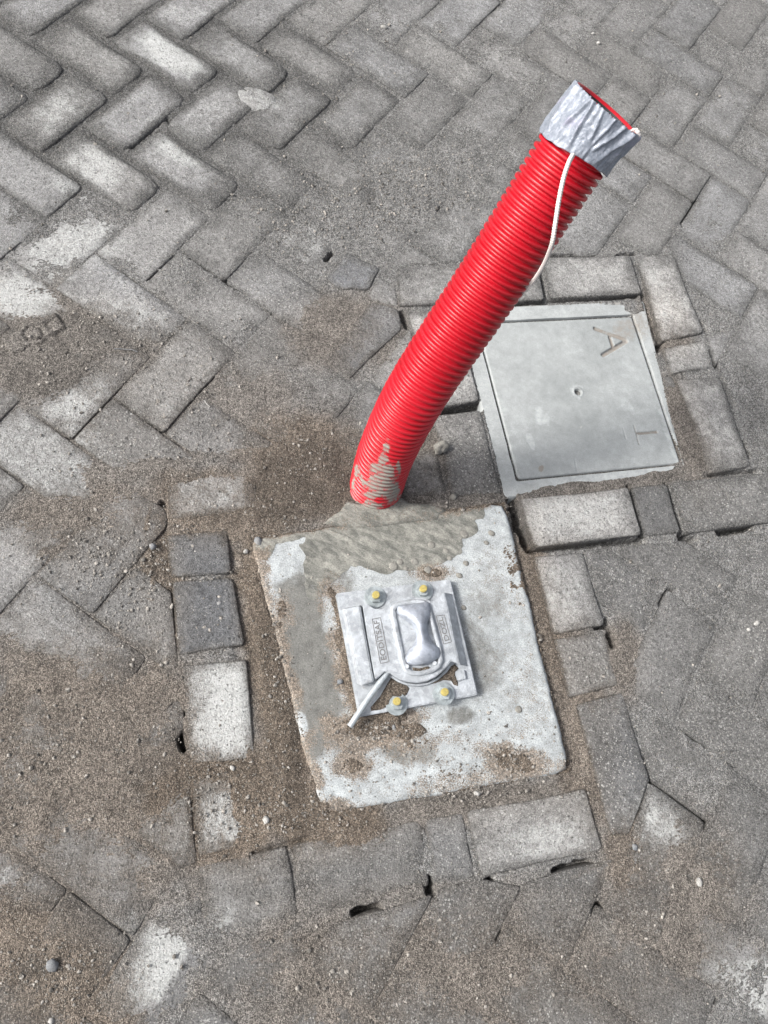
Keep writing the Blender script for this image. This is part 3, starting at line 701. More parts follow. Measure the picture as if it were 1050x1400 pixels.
# ------------------------------------------------------------------ access chamber with lid
def mat_cover(name, dark=0.):
    k = NB(name)
    nb = k.noise(7, 5, .65, dist=.4); nm = k.noise(60, 5, .7); nf = k.noise(600, 3, .7)
    v = k.math('MULTIPLY', k.lin(nm, .25, .75, .84, 1.16), k.lin(nf, .3, .7, .84, 1.16))
    c = k.mix(k.smooth(nb, .35, .68), (.235-dark, .25-dark, .25-dark), (.305-dark, .322-dark, .322-dark))
    sm = k.smooth(k.noise(22, 4, .6, dist=.6), .66, .74)
    c = k.mix(k.math('MULTIPLY', sm, .55), c, (.44, .45, .42))
    ds = k.smooth(k.noise(31, 5, .7), .66, .76); c = k.mix(k.math('MULTIPLY', ds, .45), c, (.2, .19, .17))
    dst = k.attr('dust')
    df = k.smooth(k.math('ADD', k.math('MULTIPLY', dst, .75), k.math('MULTIPLY', k.noise(90, 6, .8), 1.0)), .86, 1.3)
    c = k.mix(1.0, c, v, 'MULTIPLY'); c = k.mix(k.math('MULTIPLY', df, .85), c, (.2, .175, .15))
    wh = k.attr('white')
    wf = k.smooth(k.math('ADD', k.math('MULTIPLY', wh, .6), k.math('MULTIPLY', k.noise(60, 6, .8), 1.1)), .82, 1.35)
    c = k.mix(k.math('MULTIPLY', wf, .6), c, (.44, .465, .465))
    return k.fin(c, .8, k.bump(k.math('ADD', nm, k.math('MULTIPLY', nf, .3)), .0009, .6), spec=.3)
M_LID = mat_cover('lid_concrete'); M_FRAME = mat_cover('frame_concrete', -.03)
M_GROOVE = mat_pebble('groove_dirt', (.10, .095, .085), (.17, .16, .14))
CHZ = -.001
chamber = empty('access_chamber', at(790, 545, 0))
tag(chamber, 'square concrete access chamber cover with sunken letter A and centre lifting hole', 'access cover')
def loc(o):  # world-space mesh under an offset empty
    o.matrix_parent_inverse = Matrix.Translation(-chamber.location) if o.parent == chamber else o.matrix_parent_inverse
    return o
FO = [A2(*p, CHZ) for p in [(624,421),(880,411),(937,643),(690,681)]]
FI = [A2(*p, CHZ) for p in [(650,440),(866,430),(934,635),(706,658)]]
LI = [A2(*p, CHZ) for p in [(653,442.5),(864,433),(930.5,633),(709,655)]]
# lid edge with rounded corners, and a square ring for the frame
def ring_pts(Q, r, n=5, sub=14):
    out = []; m = len(Q)
    for i in range(m):
        a, b, c = Q[i-1], Q[i], Q[(i+1) % m]; u = (a-b)/np.linalg.norm(a-b); v = (c-b)/np.linalg.norm(c-b)
        p0 = b+u*r; p2 = b+v*r
        for k in range(n):
            t = k/(n-1); out.append((1-t)**2*p0+2*t*(1-t)*b+t*t*p2)
        e = c+(b-c)/np.linalg.norm(b-c)*r
        for k in range(1, sub): out.append(p2+(e-p2)*k/sub)
    return out
def cover_attrs(me):
    V = np.array([v.co[:] for v in me.vertices])
    fattr(me, 'dust', blob_eval(blob_setup([(858,450,22,20,0,.75),(873,440,10,40,-18,.8),(905,445,22,44,-18,.9),(930,560,8,60,-18,.4),(848,480,20,20,0,.3),(850,410,30,8,0,.9),(800,660,90,6,-7,.5),(740,640,5,6,0,1),(935,640,10,10,0,.8),(640,560,6,60,-14,.1)]), V[:, 0], V[:, 1], .9, .3, 'max'))
    fattr(me, 'white', blob_eval(blob_setup([(742,570,10,18,-20,.9),(726,602,5,14,-20,1),(858,555,8,14,-20,.8),(915,590,8,60,-18,.9),(760,422,70,7,0,.6),(700,600,10,50,-14,.5),(830,650,70,8,-7,.8),(790,536,12,12,0,.8),(655,500,6,40,-14,.4)]), V[:, 0], V[:, 1], .8, .3, 'max'))
def frame_mesh():
    o = ring_pts(FO, .006); i = ring_pts(FI, .005); n = len(o)
    V = []; jit = lambda p, s: (p[0]+vnoise(p[0], p[1], .012, s)*.0009, p[1]+vnoise(p[0]+9, p[1], .012, s)*.0009)
    def add(ps, z, s): V.extend([(*jit(p, s), z) for p in ps])
    c = sum(FO)/4
    add(o, -.10, 1); add(o, CHZ-.003, 1); add([p+(c-p)*.012 for p in o], CHZ, 1)
    add([a*.5+b*.5 for a, b in zip(o, i)], CHZ+.0004, 2)
    add([p-(c-p)*.006 for p in i], CHZ, 3); add(i, CHZ-.002, 3); add(i, -.05, 3)
    F = []
    for k in range(6):
        for j in range(n): F.append((k*n+j, k*n+(j+1) % n, (k+1)*n+(j+1) % n, (k+1)*n+j))
    bm = bmesh.new(); vs = [bm.verts.new(v) for v in V]; [bm.faces.new([vs[a] for a in f]) for f in F]
    return bm_done(bm, True, 40)
me = frame_mesh(); cover_attrs(me); loc(link('frame', me, M_FRAME, chamber))
# lid: fine grid whose surface is pressed in where the letter and bars are
GROOVES = [((814,449),(856,464.5),2.6,.0040),((856,466.5),(825,485),2.6,.0040),((834,460.5),(838,473),2.0,.0035),((873,592),(898,590.5),1.7,.0028),((867,581),(874,607),.8,.0012),((852,585),(856,600),.6,.0008),((786,627),(790,650),.6,.0006)]
GROOVES = [(A2(*a, CHZ), A2(*b, CHZ), w*.00125, d) for a, b, w, d in GROOVES]
HC = A2(790.5, 536, CHZ)
def lid_mesh():
    nu = 240; u = np.linspace(0, 1, nu); U, Vv = np.meshgrid(u, u, indexing='ij')
    P0, P1, P2, P3 = LI
    XX = (1-U)*(1-Vv)*P0[0]+U*(1-Vv)*P1[0]+U*Vv*P2[0]+(1-U)*Vv*P3[0]; YY = (1-U)*(1-Vv)*P0[1]+U*(1-Vv)*P1[1]+U*Vv*P2[1]+(1-U)*Vv*P3[1]
    c = sum(LI)/4; side = .25
    eu = np.minimum(U, 1-U)*side; ev = np.minimum(Vv, 1-Vv)*side
    rc = .007; cu = np.clip(rc-eu, 0, None); cv = np.clip(rc-ev, 0, None); ov = np.hypot(cu, cv)-rc
    sh = np.where((cu > 0) & (cv > 0) & (ov > 0), ov, 0)
    dx = c[0]-XX; dy = c[1]-YY; L = np.hypot(dx, dy)+1e-9; XX = XX+dx/L*sh; YY = YY+dy/L*sh
    e = np.minimum(eu, ev)
    ZZ = CHZ-.0005-np.clip(1-e/.0022, 0, 1)**2*.002+fbm(XX, YY, .09, 101)*.0004
    gr = np.zeros_like(XX)
    for a, b, w, d in GROOVES:
        ab = b-a; t = np.clip(((XX-a[0])*ab[0]+(YY-a[1])*ab[1])/(ab@ab), 0, 1); dd = np.hypot(XX-a[0]-t*ab[0], YY-a[1]-t*ab[1])
        gr = np.maximum(gr, np.clip((w*1.45-dd)/(w*.35), 0, 1)*d)
    dh = np.hypot(XX-HC[0], YY-HC[1])
    ZZ = ZZ-gr-np.where(dh < .0062, .03, 0)-np.clip(1-np.abs(dh-.0092)/.0026, 0, 1)*-.0012
    n = nu*nu; V = np.stack([XX.ravel(), YY.ravel(), ZZ.ravel()], 1); I = np.arange(n).reshape(nu, nu)
    Q = np.stack([I[:-1, :-1].ravel(), I[1:, :-1].ravel(), I[1:, 1:].ravel(), I[:-1, 1:].ravel()], 1)
    rim = list(I[:, 0])+list(I[-1, 1:])+list(I[-2::-1, -1])+list(I[0, -2:0:-1]); low = V[rim].copy(); low[:, 2] = -.045; k = len(rim)
    Q2 = np.array([[rim[i], n+i, n+(i+1) % k, rim[(i+1) % k]] for i in range(k)]); Va = np.concatenate([V, low])
    me = grid_mesh(Va[:, 0], Va[:, 1], Va[:, 2], np.concatenate([Q, Q2]))
    cover_attrs(me)
    dd = np.array([0.]*len(Va)); dd[:n] = np.clip(gr.ravel()/.0014, 0, 1)*1.1  # pressed letter and bars coloured darker, using the dust value
    a = me.attributes['dust']; old = np.zeros(len(Va), np.float32); a.data.foreach_get('value', old); a.data.foreach_set('value', np.maximum(old, dd*.85).astype(np.float32))
    if me.polygons[0].normal.z < 0: me.flip_normals()
    return me
loc(link('lid', lid_mesh(), M_LID, chamber))

# ------------------------------------------------------------------ galvanised bollard socket
def mat_zinc(name, base=(.62, .655, .69), rough=.42, metal=.55, bd=.0018):
    k = NB(name); base = k.mix(k.smooth(k.noise(38, 6, .75, dist=.8), .42, .62), tuple(x*.84 for x in base), tuple(x*1.12 for x in base))
    v = k.voro(140); c = k.sep(v.outputs['Color'])
    n = k.noise(45, 5, .65); nf = k.noise(700, 3, .7)
    col = k.mix(1.0, base, k.math('MULTIPLY', k.lin(c[0], 0, 1, .88, 1.12), k.lin(n, .3, .7, .8, 1.16)), 'MULTIPLY')
    ds = k.smooth(k.noise(150, 5, .8), .62, .67); col = k.mix(k.math('MULTIPLY', ds, .7), col, (.2, .18, .16))
    r = k.lin(n, .3, .7, rough-.06, rough+.14)
    return k.fin(col, r, k.bump(k.math('ADD', k.math('MULTIPLY', n, .8), k.math('MULTIPLY', nf, .6)), bd, .8), metal=k.math('MULTIPLY', k.math('SUBTRACT', 1.0, ds), metal), spec=.5)
M_ZINC = mat_zinc('galvanised_casting', (.38, .405, .43), .5, .25); M_WASH = mat_zinc('zinc_washer', (.38, .42, .43), .38, .5, .0004); M_ROD = mat_zinc('galvanised_rod', (.45, .49, .51), .4, .45, .0006)
M_ZCAP = mat_zinc('galvanised_cap', (.36, .39, .44), .5, .3, .0010)
def mat_plain(name, c, r, metal=0, bumpd=0):
    k = NB(name); n = k.noise(300, 3, .6)
    return k.fin(k.mix(1.0, c, k.lin(n, .3, .7, .8, 1.2), 'MULTIPLY'), r, k.bump(n, .0006) if bumpd else None, metal=metal)
M_YEL = mat_plain('yellow_passivated_steel', (.46, .38, .13), .4, .35)
M_LETTER = mat_plain('dark_lettering', (.16, .16, .16), .8)  # dark grey for the cast letters and their frames
def S(x, y, z):    # point of the 4.2x survey crop of the socket
    return at(430+x/4.2, 770+y/4.2, z)
socket = empty('bollard_socket', S(560, 500, SLAB_Z))
tag(socket, 'galvanised bollard ground socket with domed cap, four yellow tipped bolts and a release rod', 'bollard socket')
def under(o, par=None):
    o.parent = par or socket
    if par is None: o.matrix_parent_inverse = Matrix.Translation(-socket.location)
    return o
def loft(name, rings, mat, par=None, closed_top=True, smooth=False, angle=35, bevel=0):
    bm = bmesh.new(); rv = [[bm.verts.new(p) for p in r] for r in rings]
    for a, b in zip(rv, rv[1:]):
        n = len(a)
        for i in range(n): bm.faces.new((a[i], a[(i+1) % n], b[(i+1) % n], b[i]))
    if closed_top: bm.faces.new(rv[-1])
    bm.faces.new(rv[0][::-1])
    bmesh.ops.recalc_face_normals(bm, faces=bm.faces)
    if bevel:
        es = [e for e in bm.edges if len(e.link_faces) == 2 and e.calc_face_angle(0) > R(25)]
        bmesh.ops.bevel(bm, geom=es, offset=bevel, segments=2, affect='EDGES', clamp_overlap=True)
    o = link(name, bm_done(bm, True, angle), mat); return under(o, par)
def scaled(pts, s, dz):
    c = sum(pts, Vector())/len(pts); return [Vector((c.x+(p.x-c.x)*s, c.y+(p.y-c.y)*s, p.z+dz)) for p in pts]
ZP = .019                       # top of base plate
pl = [S(125, 172, ZP), S(782, 92, ZP), S(940, 755, ZP), S(258, 882, ZP)]
def dense(P, n=4):
    out = []
    for i in range(len(P)):
        for k in range(n): out.append(P[i].lerp(P[(i+1) % len(P)], k/n))
    return out
loft('base_plate', [[Vector((p.x, p.y, SLAB_Z-.006)) for p in pl], pl], M_ZINC, bevel=.0016)
# raised housing (plan outline traced from the casting)
ZB = .036
body = [(275,238),(300,232),(345,262),(395,262),(430,226),(480,204),(560,192),(630,198),(672,222),(706,206),(742,166),(765,260),(800,440),(834,585),(806,572),(782,560),(748,606),(700,650),(645,676),(590,686),(530,680),(480,664),(435,634),(404,622),(372,652),(348,668),(328,560),(300,400)]
top = [S(x, y, ZB) for x, y in body]; c0 = sum(top, Vector())/len(top)
foot = []
for (x, y), p in zip(body, top):
    ex = 0
    if x > 740 and 160 < y < 600: ex = 50          # broad sloping right flank
    foot.append(S(x+ex, y+ (8 if ex else 6), ZP-.001))
loft('housing', [foot, top], M_ZINC, bevel=.0011)
# raised rib along the left with its own flank
rib = [(168,262),(258,240),(338,676),(262,700)]
loft('side_rib', [[S(x-18, y, ZP-.001) if i in (0, 3) else S(x+16, y, ZP-.001) for i, (x, y) in enumerate(rib)], [S(x+8 if i in (0, 3) else x, y+4, ZB-.003) for i, (x, y) in enumerate(rib)]], M_ZINC, bevel=.0016)
lug = [(806,622),(862,612),(872,664),(818,676)]
loft('pad', [[S(x, y, ZP-.001) for x, y in lug], [S(x, y, ZP+.005) for x, y in lug]], M_ZINC, bevel=.001)
# dish rim: outer wall up, inner wall down to a floor
rim_o = [(430,262),(448,232),(500,216),(570,204),(628,208),(660,232),(682,300),(710,400),(734,490),(742,560),(722,606),(670,634),(600,648),(545,644),(512,622),(486,540),(458,420),(438,320)]
rim_i = [(462,270),(478,250),(520,238),(572,230),(618,234),(640,252),(658,310),(684,410),(706,490),(712,552),(696,588),(655,608),(600,620),(560,618),(534,600),(514,536),(490,420),(470,320)]
bm = bmesh.new()
R3 = [[S(x, y, ZB-.002) for x, y in rim_o], [S(x, y, ZB+.0045).lerp(S(a, b, ZB+.0045), .12) for (x, y), (a, b) in zip(rim_o, rim_i)], [S(x, y, ZB+.006).lerp(S(a, b, ZB+.006), .5) for (x, y), (a, b) in zip(rim_o, rim_i)], [S(a, b, ZB+.0045) for a, b in rim_i], [S(a, b, ZB+.0006) for a, b in rim_i]]
rv = [[bm.verts.new(p) for p in r] for r in R3]
for a, b in zip(rv, rv[1:]):
    for i in range(len(a)): bm.faces.new((a[i], a[(i+1) % len(a)], b[(i+1) % len(a)], b[i]))
bm.faces.new(rv[-1])
bmesh.ops.subdivide_edges(bm, edges=[e for e in bm.edges if not any(len(f.verts) > 4 for f in e.link_faces)], cuts=1, use_grid_fill=True)
o = link('cap_rim', bm_done(bm, True, 50), M_ZINC); under(o)
# outer lip around the bottom of the housing
lipc = [(404,632),(436,646),(482,676),(530,694),(590,701),(648,692),(706,664),(756,620),(786,574)]
def tube(path, rad, n=8, cap=True, flat=1.0):
    V = []; F = []; m = len(path); up = Vector((0, 0, 1)); prev = None
    for i, p in enumerate(path):
        t = (path[min(i+1, m-1)]-path[max(i-1, 0)]).normalized()
        s = t.cross(up if abs(t.z) < .95 else Vector((1, 0, 0))).normalized() if prev is None else (prev-t*prev.dot(t)).normalized(); prev = s; b = s.cross(t)
        r = rad[i] if isinstance(rad, (list, tuple)) else rad
        for k in range(n):
            a = 2*math.pi*k/n; V.append(p+s*math.cos(a)*r+b*math.sin(a)*r*flat)
    for i in range(m-1):
        for k in range(n): F.append((i*n+k, i*n+(k+1) % n, (i+1)*n+(k+1) % n, (i+1)*n+k))
    if cap: F.append(tuple(range(n))[::-1]); F.append(tuple((m-1)*n+k for k in range(n)))
    bm = bmesh.new(); vs = [bm.verts.new(v) for v in V]; [bm.faces.new([vs[a] for a in f]) for f in F]
    return bm_done(bm, True, 50)
under(link('lip', tube([S(x, y, ZP+.003) for x, y in lipc], .0022, 8), M_ZINC))
# hourglass cap: wide ends, narrow waist, bulging
def cap_mesh():
    st = [  # centre line (crop), half width left / right, height of crown, edge height
      ((566,232),(-86,84),.004,.004),((572,246),(-98,88),.008,.0055),((582,275),(-102,82),.012,.0065),((592,308),(-76,72),.0145,.0065),((600,345),(-40,50),.0145,.0065),((608,385),(-28,38),.0145,.006),((614,425),(-30,42),.015,.006),
      ((618,465),(-54,60),.0165,.006),((622,500),(-92,94),.017,.006),((623,530),(-102,102),.0155,.006),((622,556),(-92,92),.0125,.006),((618,574),(-66,64),.009,.005),((615,582),(-34,34),.006,.004)]
    nx = 11; V = []; F = []
    axd = (S(620, 560, 0)-S(570, 240, 0)).normalized()
    for (cx, cy), (l, r), h, eh in st:
        for k in range(nx):
            t = k/(nx-1); x = cx+l+(r-l)*t; y = cy-(x-cx)*.14
            s = math.sin(math.pi*t)**.75
            V.append(S(x, y, ZB+eh+(h-eh+.006)*s))
    for i in range(len(st)-1):
        for k in range(nx-1): F.append((i*nx+k, i*nx+k+1, (i+1)*nx+k+1, (i+1)*nx+k))
    n0 = len(V); rim = [k for k in range(nx)]+[(i+1)*nx-1 for i in range(1, len(st))]+[(len(st)-1)*nx+k for k in range(nx-2, -1, -1)]+[i*nx for i in range(len(st)-2, 0, -1)]
    for k in rim: V.append(V[k]-Vector((0, 0, .0045)))
    for i in range(len(rim)): F.append((rim[i], rim[(i+1) % len(rim)], n0+(i+1) % len(rim), n0+i))
    bm = bmesh.new(); vs = [bm.verts.new(v) for v in V]; [bm.faces.new([vs[a] for a in f]) for f in F]
    bmesh.ops.subdivide_edges(bm, edges=bm.edges, cuts=1, smooth=.6, use_grid_fill=True)
    return bm_done(bm, True, 60)
cap = under(link('cap', cap_mesh(), M_ZCAP))
for x, y in [(530,592),(690,574)]:
    under(link('post', tube([S(x, y, ZB), S(x, y, ZB+.006)], [.0042, .0036], 10), M_ZINC))
# bolts
def disc(c, r, h, n=28, bev=.0006):
    bm = bmesh.new(); bmesh.ops.create_cone(bm, cap_ends=True, segments=n, radius1=r, radius2=r, depth=h)
    es = [e for e in bm.edges if len(e.link_faces) == 2 and e.calc_face_angle(0) > R(60)]
    if bev: bmesh.ops.bevel(bm, geom=es, offset=bev, segments=2, affect='EDGES')
    bmesh.ops.translate(bm, verts=bm.verts, vec=Vector(c)+Vector((0, 0, h/2)))
    return bm_done(bm, True, 35)
for x, y, nutx, nuty, hh in [(347,196,350,186,0),(618,160,622,150,0),(470,808,470,795,-.001),(740,752,744,742,.001)]:
    b = under(link('bolt', disc(S(nutx, nuty, ZP+.011+hh), .0060, .0075, 20, .0009), M_YEL))
    w = under(link('washer', disc(S(x, y, ZP+hh), .0178, .0028), M_WASH), b)
    nt_ = under(link('nut', disc(S(x+1, y-2, ZP+.0022+hh), .0110, .0085, 6, .0009), M_WASH), b)
    th = under(link('thread_ring', disc(S(nutx, nuty, ZP+.0098+hh), .0074, .0022, 20, .0004), M_WASH), b)
    b['label'] = 'bolt with yellow passivated tip'
# release rod
r0 = S(418, 628, ZP+.009); r1 = S(300, 790, ZP+.0125); r2 = S(202, 938, ZP+.008)
under(link('release_rod', tube([r0, r0.lerp(r1, .5), r1, r1.lerp(r2, .6), r2.lerp(r1, .02), r2], [.0047, .0047, .0047, .0047, .0047, .0042], 18), M_ROD))
# lettering cast in sunk boxes
def box_outline(name, pts, z, w=.0006):
    P = [S(x, y, z) for x, y in pts]; P.append(P[0]); P2 = []
    for i in range(4): P2 += [P[i].lerp(P[i+1], t/6) for t in range(6)]
    return under(link(name, tube(P2+[P2[0]], w, 5, False), M_LETTER))
box_outline('letter_frame', [(330,322),(378,312),(428,565),(378,576)], ZB+.0002)
box_outline('letter_frame', [(698,303),(744,297),(786,452),(742,464)], ZB+.0002)
def text(s, x, y, x2, y2, size, z):
    cu = bpy.data.curves.new('t', 'FONT'); cu.body = s; cu.size = size; cu.extrude = .0004; cu.align_x = 'CENTER'; cu.align_y = 'CENTER'; cu.offset = .00012
    t = bpy.data.objects.new('t', cu); COL.objects.link(t)
    dg = bpy.context.evaluated_depsgraph_get(); me = bpy.data.meshes.new_from_object(t.evaluated_get(dg)); bpy.data.objects.remove(t)
    a = S(x, y, z); b = S(x2, y2, z); d = (b-a).normalized(); c = (a+b)/2
    w = max(v.co.x for v in me.vertices)-min(v.co.x for v in me.vertices); sc = (b-a).length/w
    M = Matrix(((d.x, -d.y, 0, c.x), (d.y, d.x, 0, c.y), (0, 0, 1, z), (0, 0, 0, 1)))@Matrix.Diagonal((sc, 1, 1, 1))
    me.transform(M); return under(link('lettering', me, M_LETTER))
text('EODITSAF', 401, 556, 356, 330, .0125, ZB+.0003)
text('DOZL', 764, 446, 722, 312, .011, ZB+.0003)

# sand caught on the casting
def sand_patch(name, outline, z0, h, seed, par=None):
    o = flat_lump(name, outline, z0, h, M_SAND, par, seed)
    n = len(o.data.vertices); fattr(o.data, 'brown', np.ones(n)); fattr(o.data, 'wet', np.full(n, .25)); return o
def Sx(l): return [(430+x/4.2, 770+y/4.2) for x, y in l]
for nm, pts, z, h, sd_ in [('sand_patch', [(440,655),(486,680),(528,698),(545,720),(530,756),(500,772),(455,760),(430,790),(418,830),(380,842),(322,850),(318,830),(370,770),(408,706)], ZP, .0022, 5),
                           ('sand_patch', [(775,568),(806,578),(828,602),(812,622),(806,640),(824,680),(824,706),(800,700),(786,676),(740,672),(690,690),(662,694),(664,680),(700,660),(748,622)], ZP, .0024, 9),
                           ('sand_patch', [(560,598),(600,604),(650,592),(668,600),(640,616),(600,622),(566,616)], ZB+.0008, .0012, 11)]:
    o = sand_patch(nm, Sx(pts), z, h, sd_); o['kind'] = 'stuff'
    o['label'] = {5: 'brown sand caught on the plate beside the release rod', 9: 'brown sand caught in the right lower notch of the socket', 11: 'pinch of brown sand under the cap of the socket'}[sd_]; o['category'] = 'sand'

# ------------------------------------------------------------------ red corrugated duct
def mat_red():
    k = NB('red_polyethylene')
    sm = k.attr('smear'); vl = k.attr('valley')
    n = k.noise(25, 4, .6)
    c = k.mix(k.lin(n, .3, .7, 0, 1), (.35, .003, .010), (.42, .006, .016))
    scf = k.smooth(k.noise(70, 5, .75), .69, .72); c = k.mix(k.math('MULTIPLY', scf, .35), c, (.55, .35, .34))
    c = k.mix(k.math('MULTIPLY', k.smooth(k.noise(900, 2, .5), .68, .72), .25), c, (.5, .4, .38))
    mf = k.smooth(k.math('ADD', k.math('MULTIPLY', sm, .8), k.math('MULTIPLY', k.noise(110, 7, .9), 1.6)), 1.40, 1.54)
    mf = k.math('MULTIPLY', mf, k.lin(vl, .35, .9, 1, .08))
    gm = k.mix(k.noise(300, 3, .7), (.17, .167, .147), (.27, .262, .23))
    c = k.mix(mf, c, gm)
    k.b.inputs['Subsurface Weight'].default_value = 0.0
    return k.fin(c, k.lin(mf, 0, 1, .38, .9), k.bump(k.math('ADD', k.noise(400, 3, .6), k.math('MULTIPLY', mf, 1.5)), .0005, .5), spec=.45)
M_RED = mat_red(); M_REDIN = mat_plain('red_inner_wall', (.30, .02, .03), .5)
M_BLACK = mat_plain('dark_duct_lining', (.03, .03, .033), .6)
def mat_tape():
    k = NB('silver_duct_tape')
    n = k.noise(40, 5, .65); nf = k.noise(230, 4, .7, dist=1.2)
    c = k.mix(k.smooth(nf, .4, .65), (.165, .188, .225), (.25, .27, .315))
    c = k.mix(k.math('MULTIPLY', k.smooth(n, .57, .64), .35), c, (.26, .24, .33))
    return k.fin(c, k.lin(n, .3, .7, .3, .5), k.bump(k.math('ADD', k.math('MULTIPLY', nf, .5), k.noise(60, 3, .6, dist=2.0)), .0012, .55), metal=.1, spec=.45)
M_TAPE = mat_tape()
DIAM = .0925
CP = [Vector((-.0325, .548, -.10)), Vector((-.0325, .549, 0)), Vector((-.0405, .566, .11)), Vector((-.0375, .606, .256)), Vector((-.0155, .712, .405)), Vector((.004, .815, .554)), Vector((.0150, .8470, .603))]
def spline(P, t):
    n = len(P)-1; s = min(max(t*n, 0), n-1e-6); i = int(s); f = s-i
    p0 = P[i-1] if i > 0 else P[0]*2-P[1]; p1 = P[i]; p2 = P[i+1]; p3 = P[i+2] if i+2 <= n else P[n]*2-P[n-1]
    return .5*((2*p1)+(p2-p0)*f+(2*p0-5*p1+4*p2-p3)*f*f+(3*p1-p0-3*p2+p3)*f**3)
sm_ = [spline(CP, i/400) for i in range(401)]
for _ in range(60):
    sm_ = [sm_[0]]+[(sm_[i-1]+sm_[i]*2+sm_[i+1])/4 for i in range(1, 400)]+[sm_[-1]]
cum = [0]
for i in range(400): cum.append(cum[-1]+(sm_[i+1]-sm_[i]).length)
LEN = cum[-1]
def along(s):
    s = min(max(s, 0), LEN); lo = 0
    import bisect
    i = min(max(bisect.bisect(cum, s)-1, 0), 399); f = (s-cum[i])/(cum[i+1]-cum[i]); return sm_[i].lerp(sm_[i+1], f)
def frame_at(s):
    a = along(s-.006); b = along(s+.006); t = (b-a).normalized()
    u = Vector((1, 0, 0)); u = (u-t*u.dot(t)).normalized(); return along(s), t, u, t.cross(u)
duct = empty('corrugated_duct', (-.0325, .541, 0))
tag(duct, 'red corrugated cable duct standing out of the paving with a taped silver mouth', 'cable duct')
def dunder(o, par=None):
    o.parent = par or duct; o.matrix_parent_inverse = Matrix.Translation(-duct.location); return o
PITCHR = .0100; RO = DIAM/2; RI = RO-.0058
TAPE_S = LEN-.057
def project(v):
    w = Vector((v.x, v.y, v.z-CAM_H)); y = cp*w.y+sp_*w.z; z = -sp_*w.y+cp*w.z; x = w.x
    xx = cr*x+sr*y; yy = -sr*x+cr*y; return 525+FPX*xx/-z, 700-FPX*yy/-z
def duct_mesh():
    prof = [(0, 0), (.28, 0), (.37, .5), (.46, .93), (.56, 1), (.72, 1), (.82, .93), (.91, .5)]   # one corrugation
    N = 96; V = []; F = []; val = []; smr = []
    nr = int((LEN-.01)/PITCHR); rings = 0
    views = []
    SMEAR = [(531,597,4,6),(528,612,7,9),(524,628,10,10),(515,640,16,10),(520,660,30,20),(500,655,14,12),(536,672,16,22),(505,690,30,10),(488,645,6,12),(530,645,16,14),(514,676,26,8),(484,662,5,12),(545,640,4,14)]
    for k in range(nr):
        for f, h in prof:
            s = (k+f)*PITCHR; P, t, u, w = frame_at(s); r = RI+(RO-RI)*h
            sq = 1+.004*math.sin(k*1.7)
            for j in range(N):
                a = 2*math.pi*j/N; nrm = u*math.cos(a)+w*math.sin(a); v = P+nrm*r*sq; V.append(v); val.append(1-h)
                m = 0
                if v.z < .2 and nrm.dot(Vector((0, 0, CAM_H))-v) > 0:
                    x, y = project(v)
                    for cx, cy, rx, ry in SMEAR:
                        d = math.hypot((x-cx)/rx, (y-cy)/ry); m = max(m, min(max(1.35-d*.75, 0), 1))
                    for cx, cy, rx, ry in [(489,664,4,12),(519,684,6,4),(494,684,4,4),(500,648,4,10),(478,640,6,20)]:
                        d = math.hypot((x-cx)/rx, (y-cy)/ry)
                        if d < 1: m *= .2
                if m == 0 and v.z < .035: m = .4
                smr.append(m)
            rings += 1
    for i in range(rings-1):
        for j in range(N): F.append((i*N+j, i*N+(j+1) % N, (i+1)*N+(j+1) % N, (i+1)*N+j))
    me = mesh_from(V, F); fattr(me, 'valley', val); fattr(me, 'smear', smr); return me
dunder(link('duct_wall', duct_mesh(), M_RED))
def ring_tube(s0, s1, r, n, mat, name, inward=True, steps=8, squash=1):
    V = []; F = []
    for i in range(steps+1):
        P, t, u, w = frame_at(s0+(s1-s0)*i/steps)
        for j in range(n):
            a = 2*math.pi*j/n; V.append(P+(u*math.cos(a)+w*math.sin(a))*r)
    for i in range(steps):
        for j in range(n):
            f = (i*n+j, i*n+(j+1) % n, (i+1)*n+(j+1) % n, (i+1)*n+j); F.append(f[::-1] if inward else f)
    return dunder(link(name, mesh_from(V, F), mat))
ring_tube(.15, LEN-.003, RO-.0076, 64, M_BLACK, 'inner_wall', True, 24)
# red cut end
bm = bmesh.new(); n = 72; rr_ = []
P, t, u, w = frame_at(LEN-.001)
for r, ds_ in [(RO-.0072, -.008), (RO-.0058, .0006), (RO-.0028, .0014), (RO-.0012, .0012), (RO-.0006, -.006)]:
    rr_.append([bm.verts.new(P+t*ds_+(u*math.cos(6.28318*j/n)+w*math.sin(6.28318*j/n))*r) for j in range(n)])
for a, b in zip(rr_, rr_[1:]):
    for i in range(n): bm.faces.new((a[i], a[(i+1) % n], b[(i+1) % n], b[i]))
dunder(link('cut_rim', bm_done(bm, True), M_RED)); me = bpy.data.objects['cut_rim'].data; fattr(me, 'valley', np.zeros(len(me.vertices))); fattr(me, 'smear', np.zeros(len(me.vertices)))
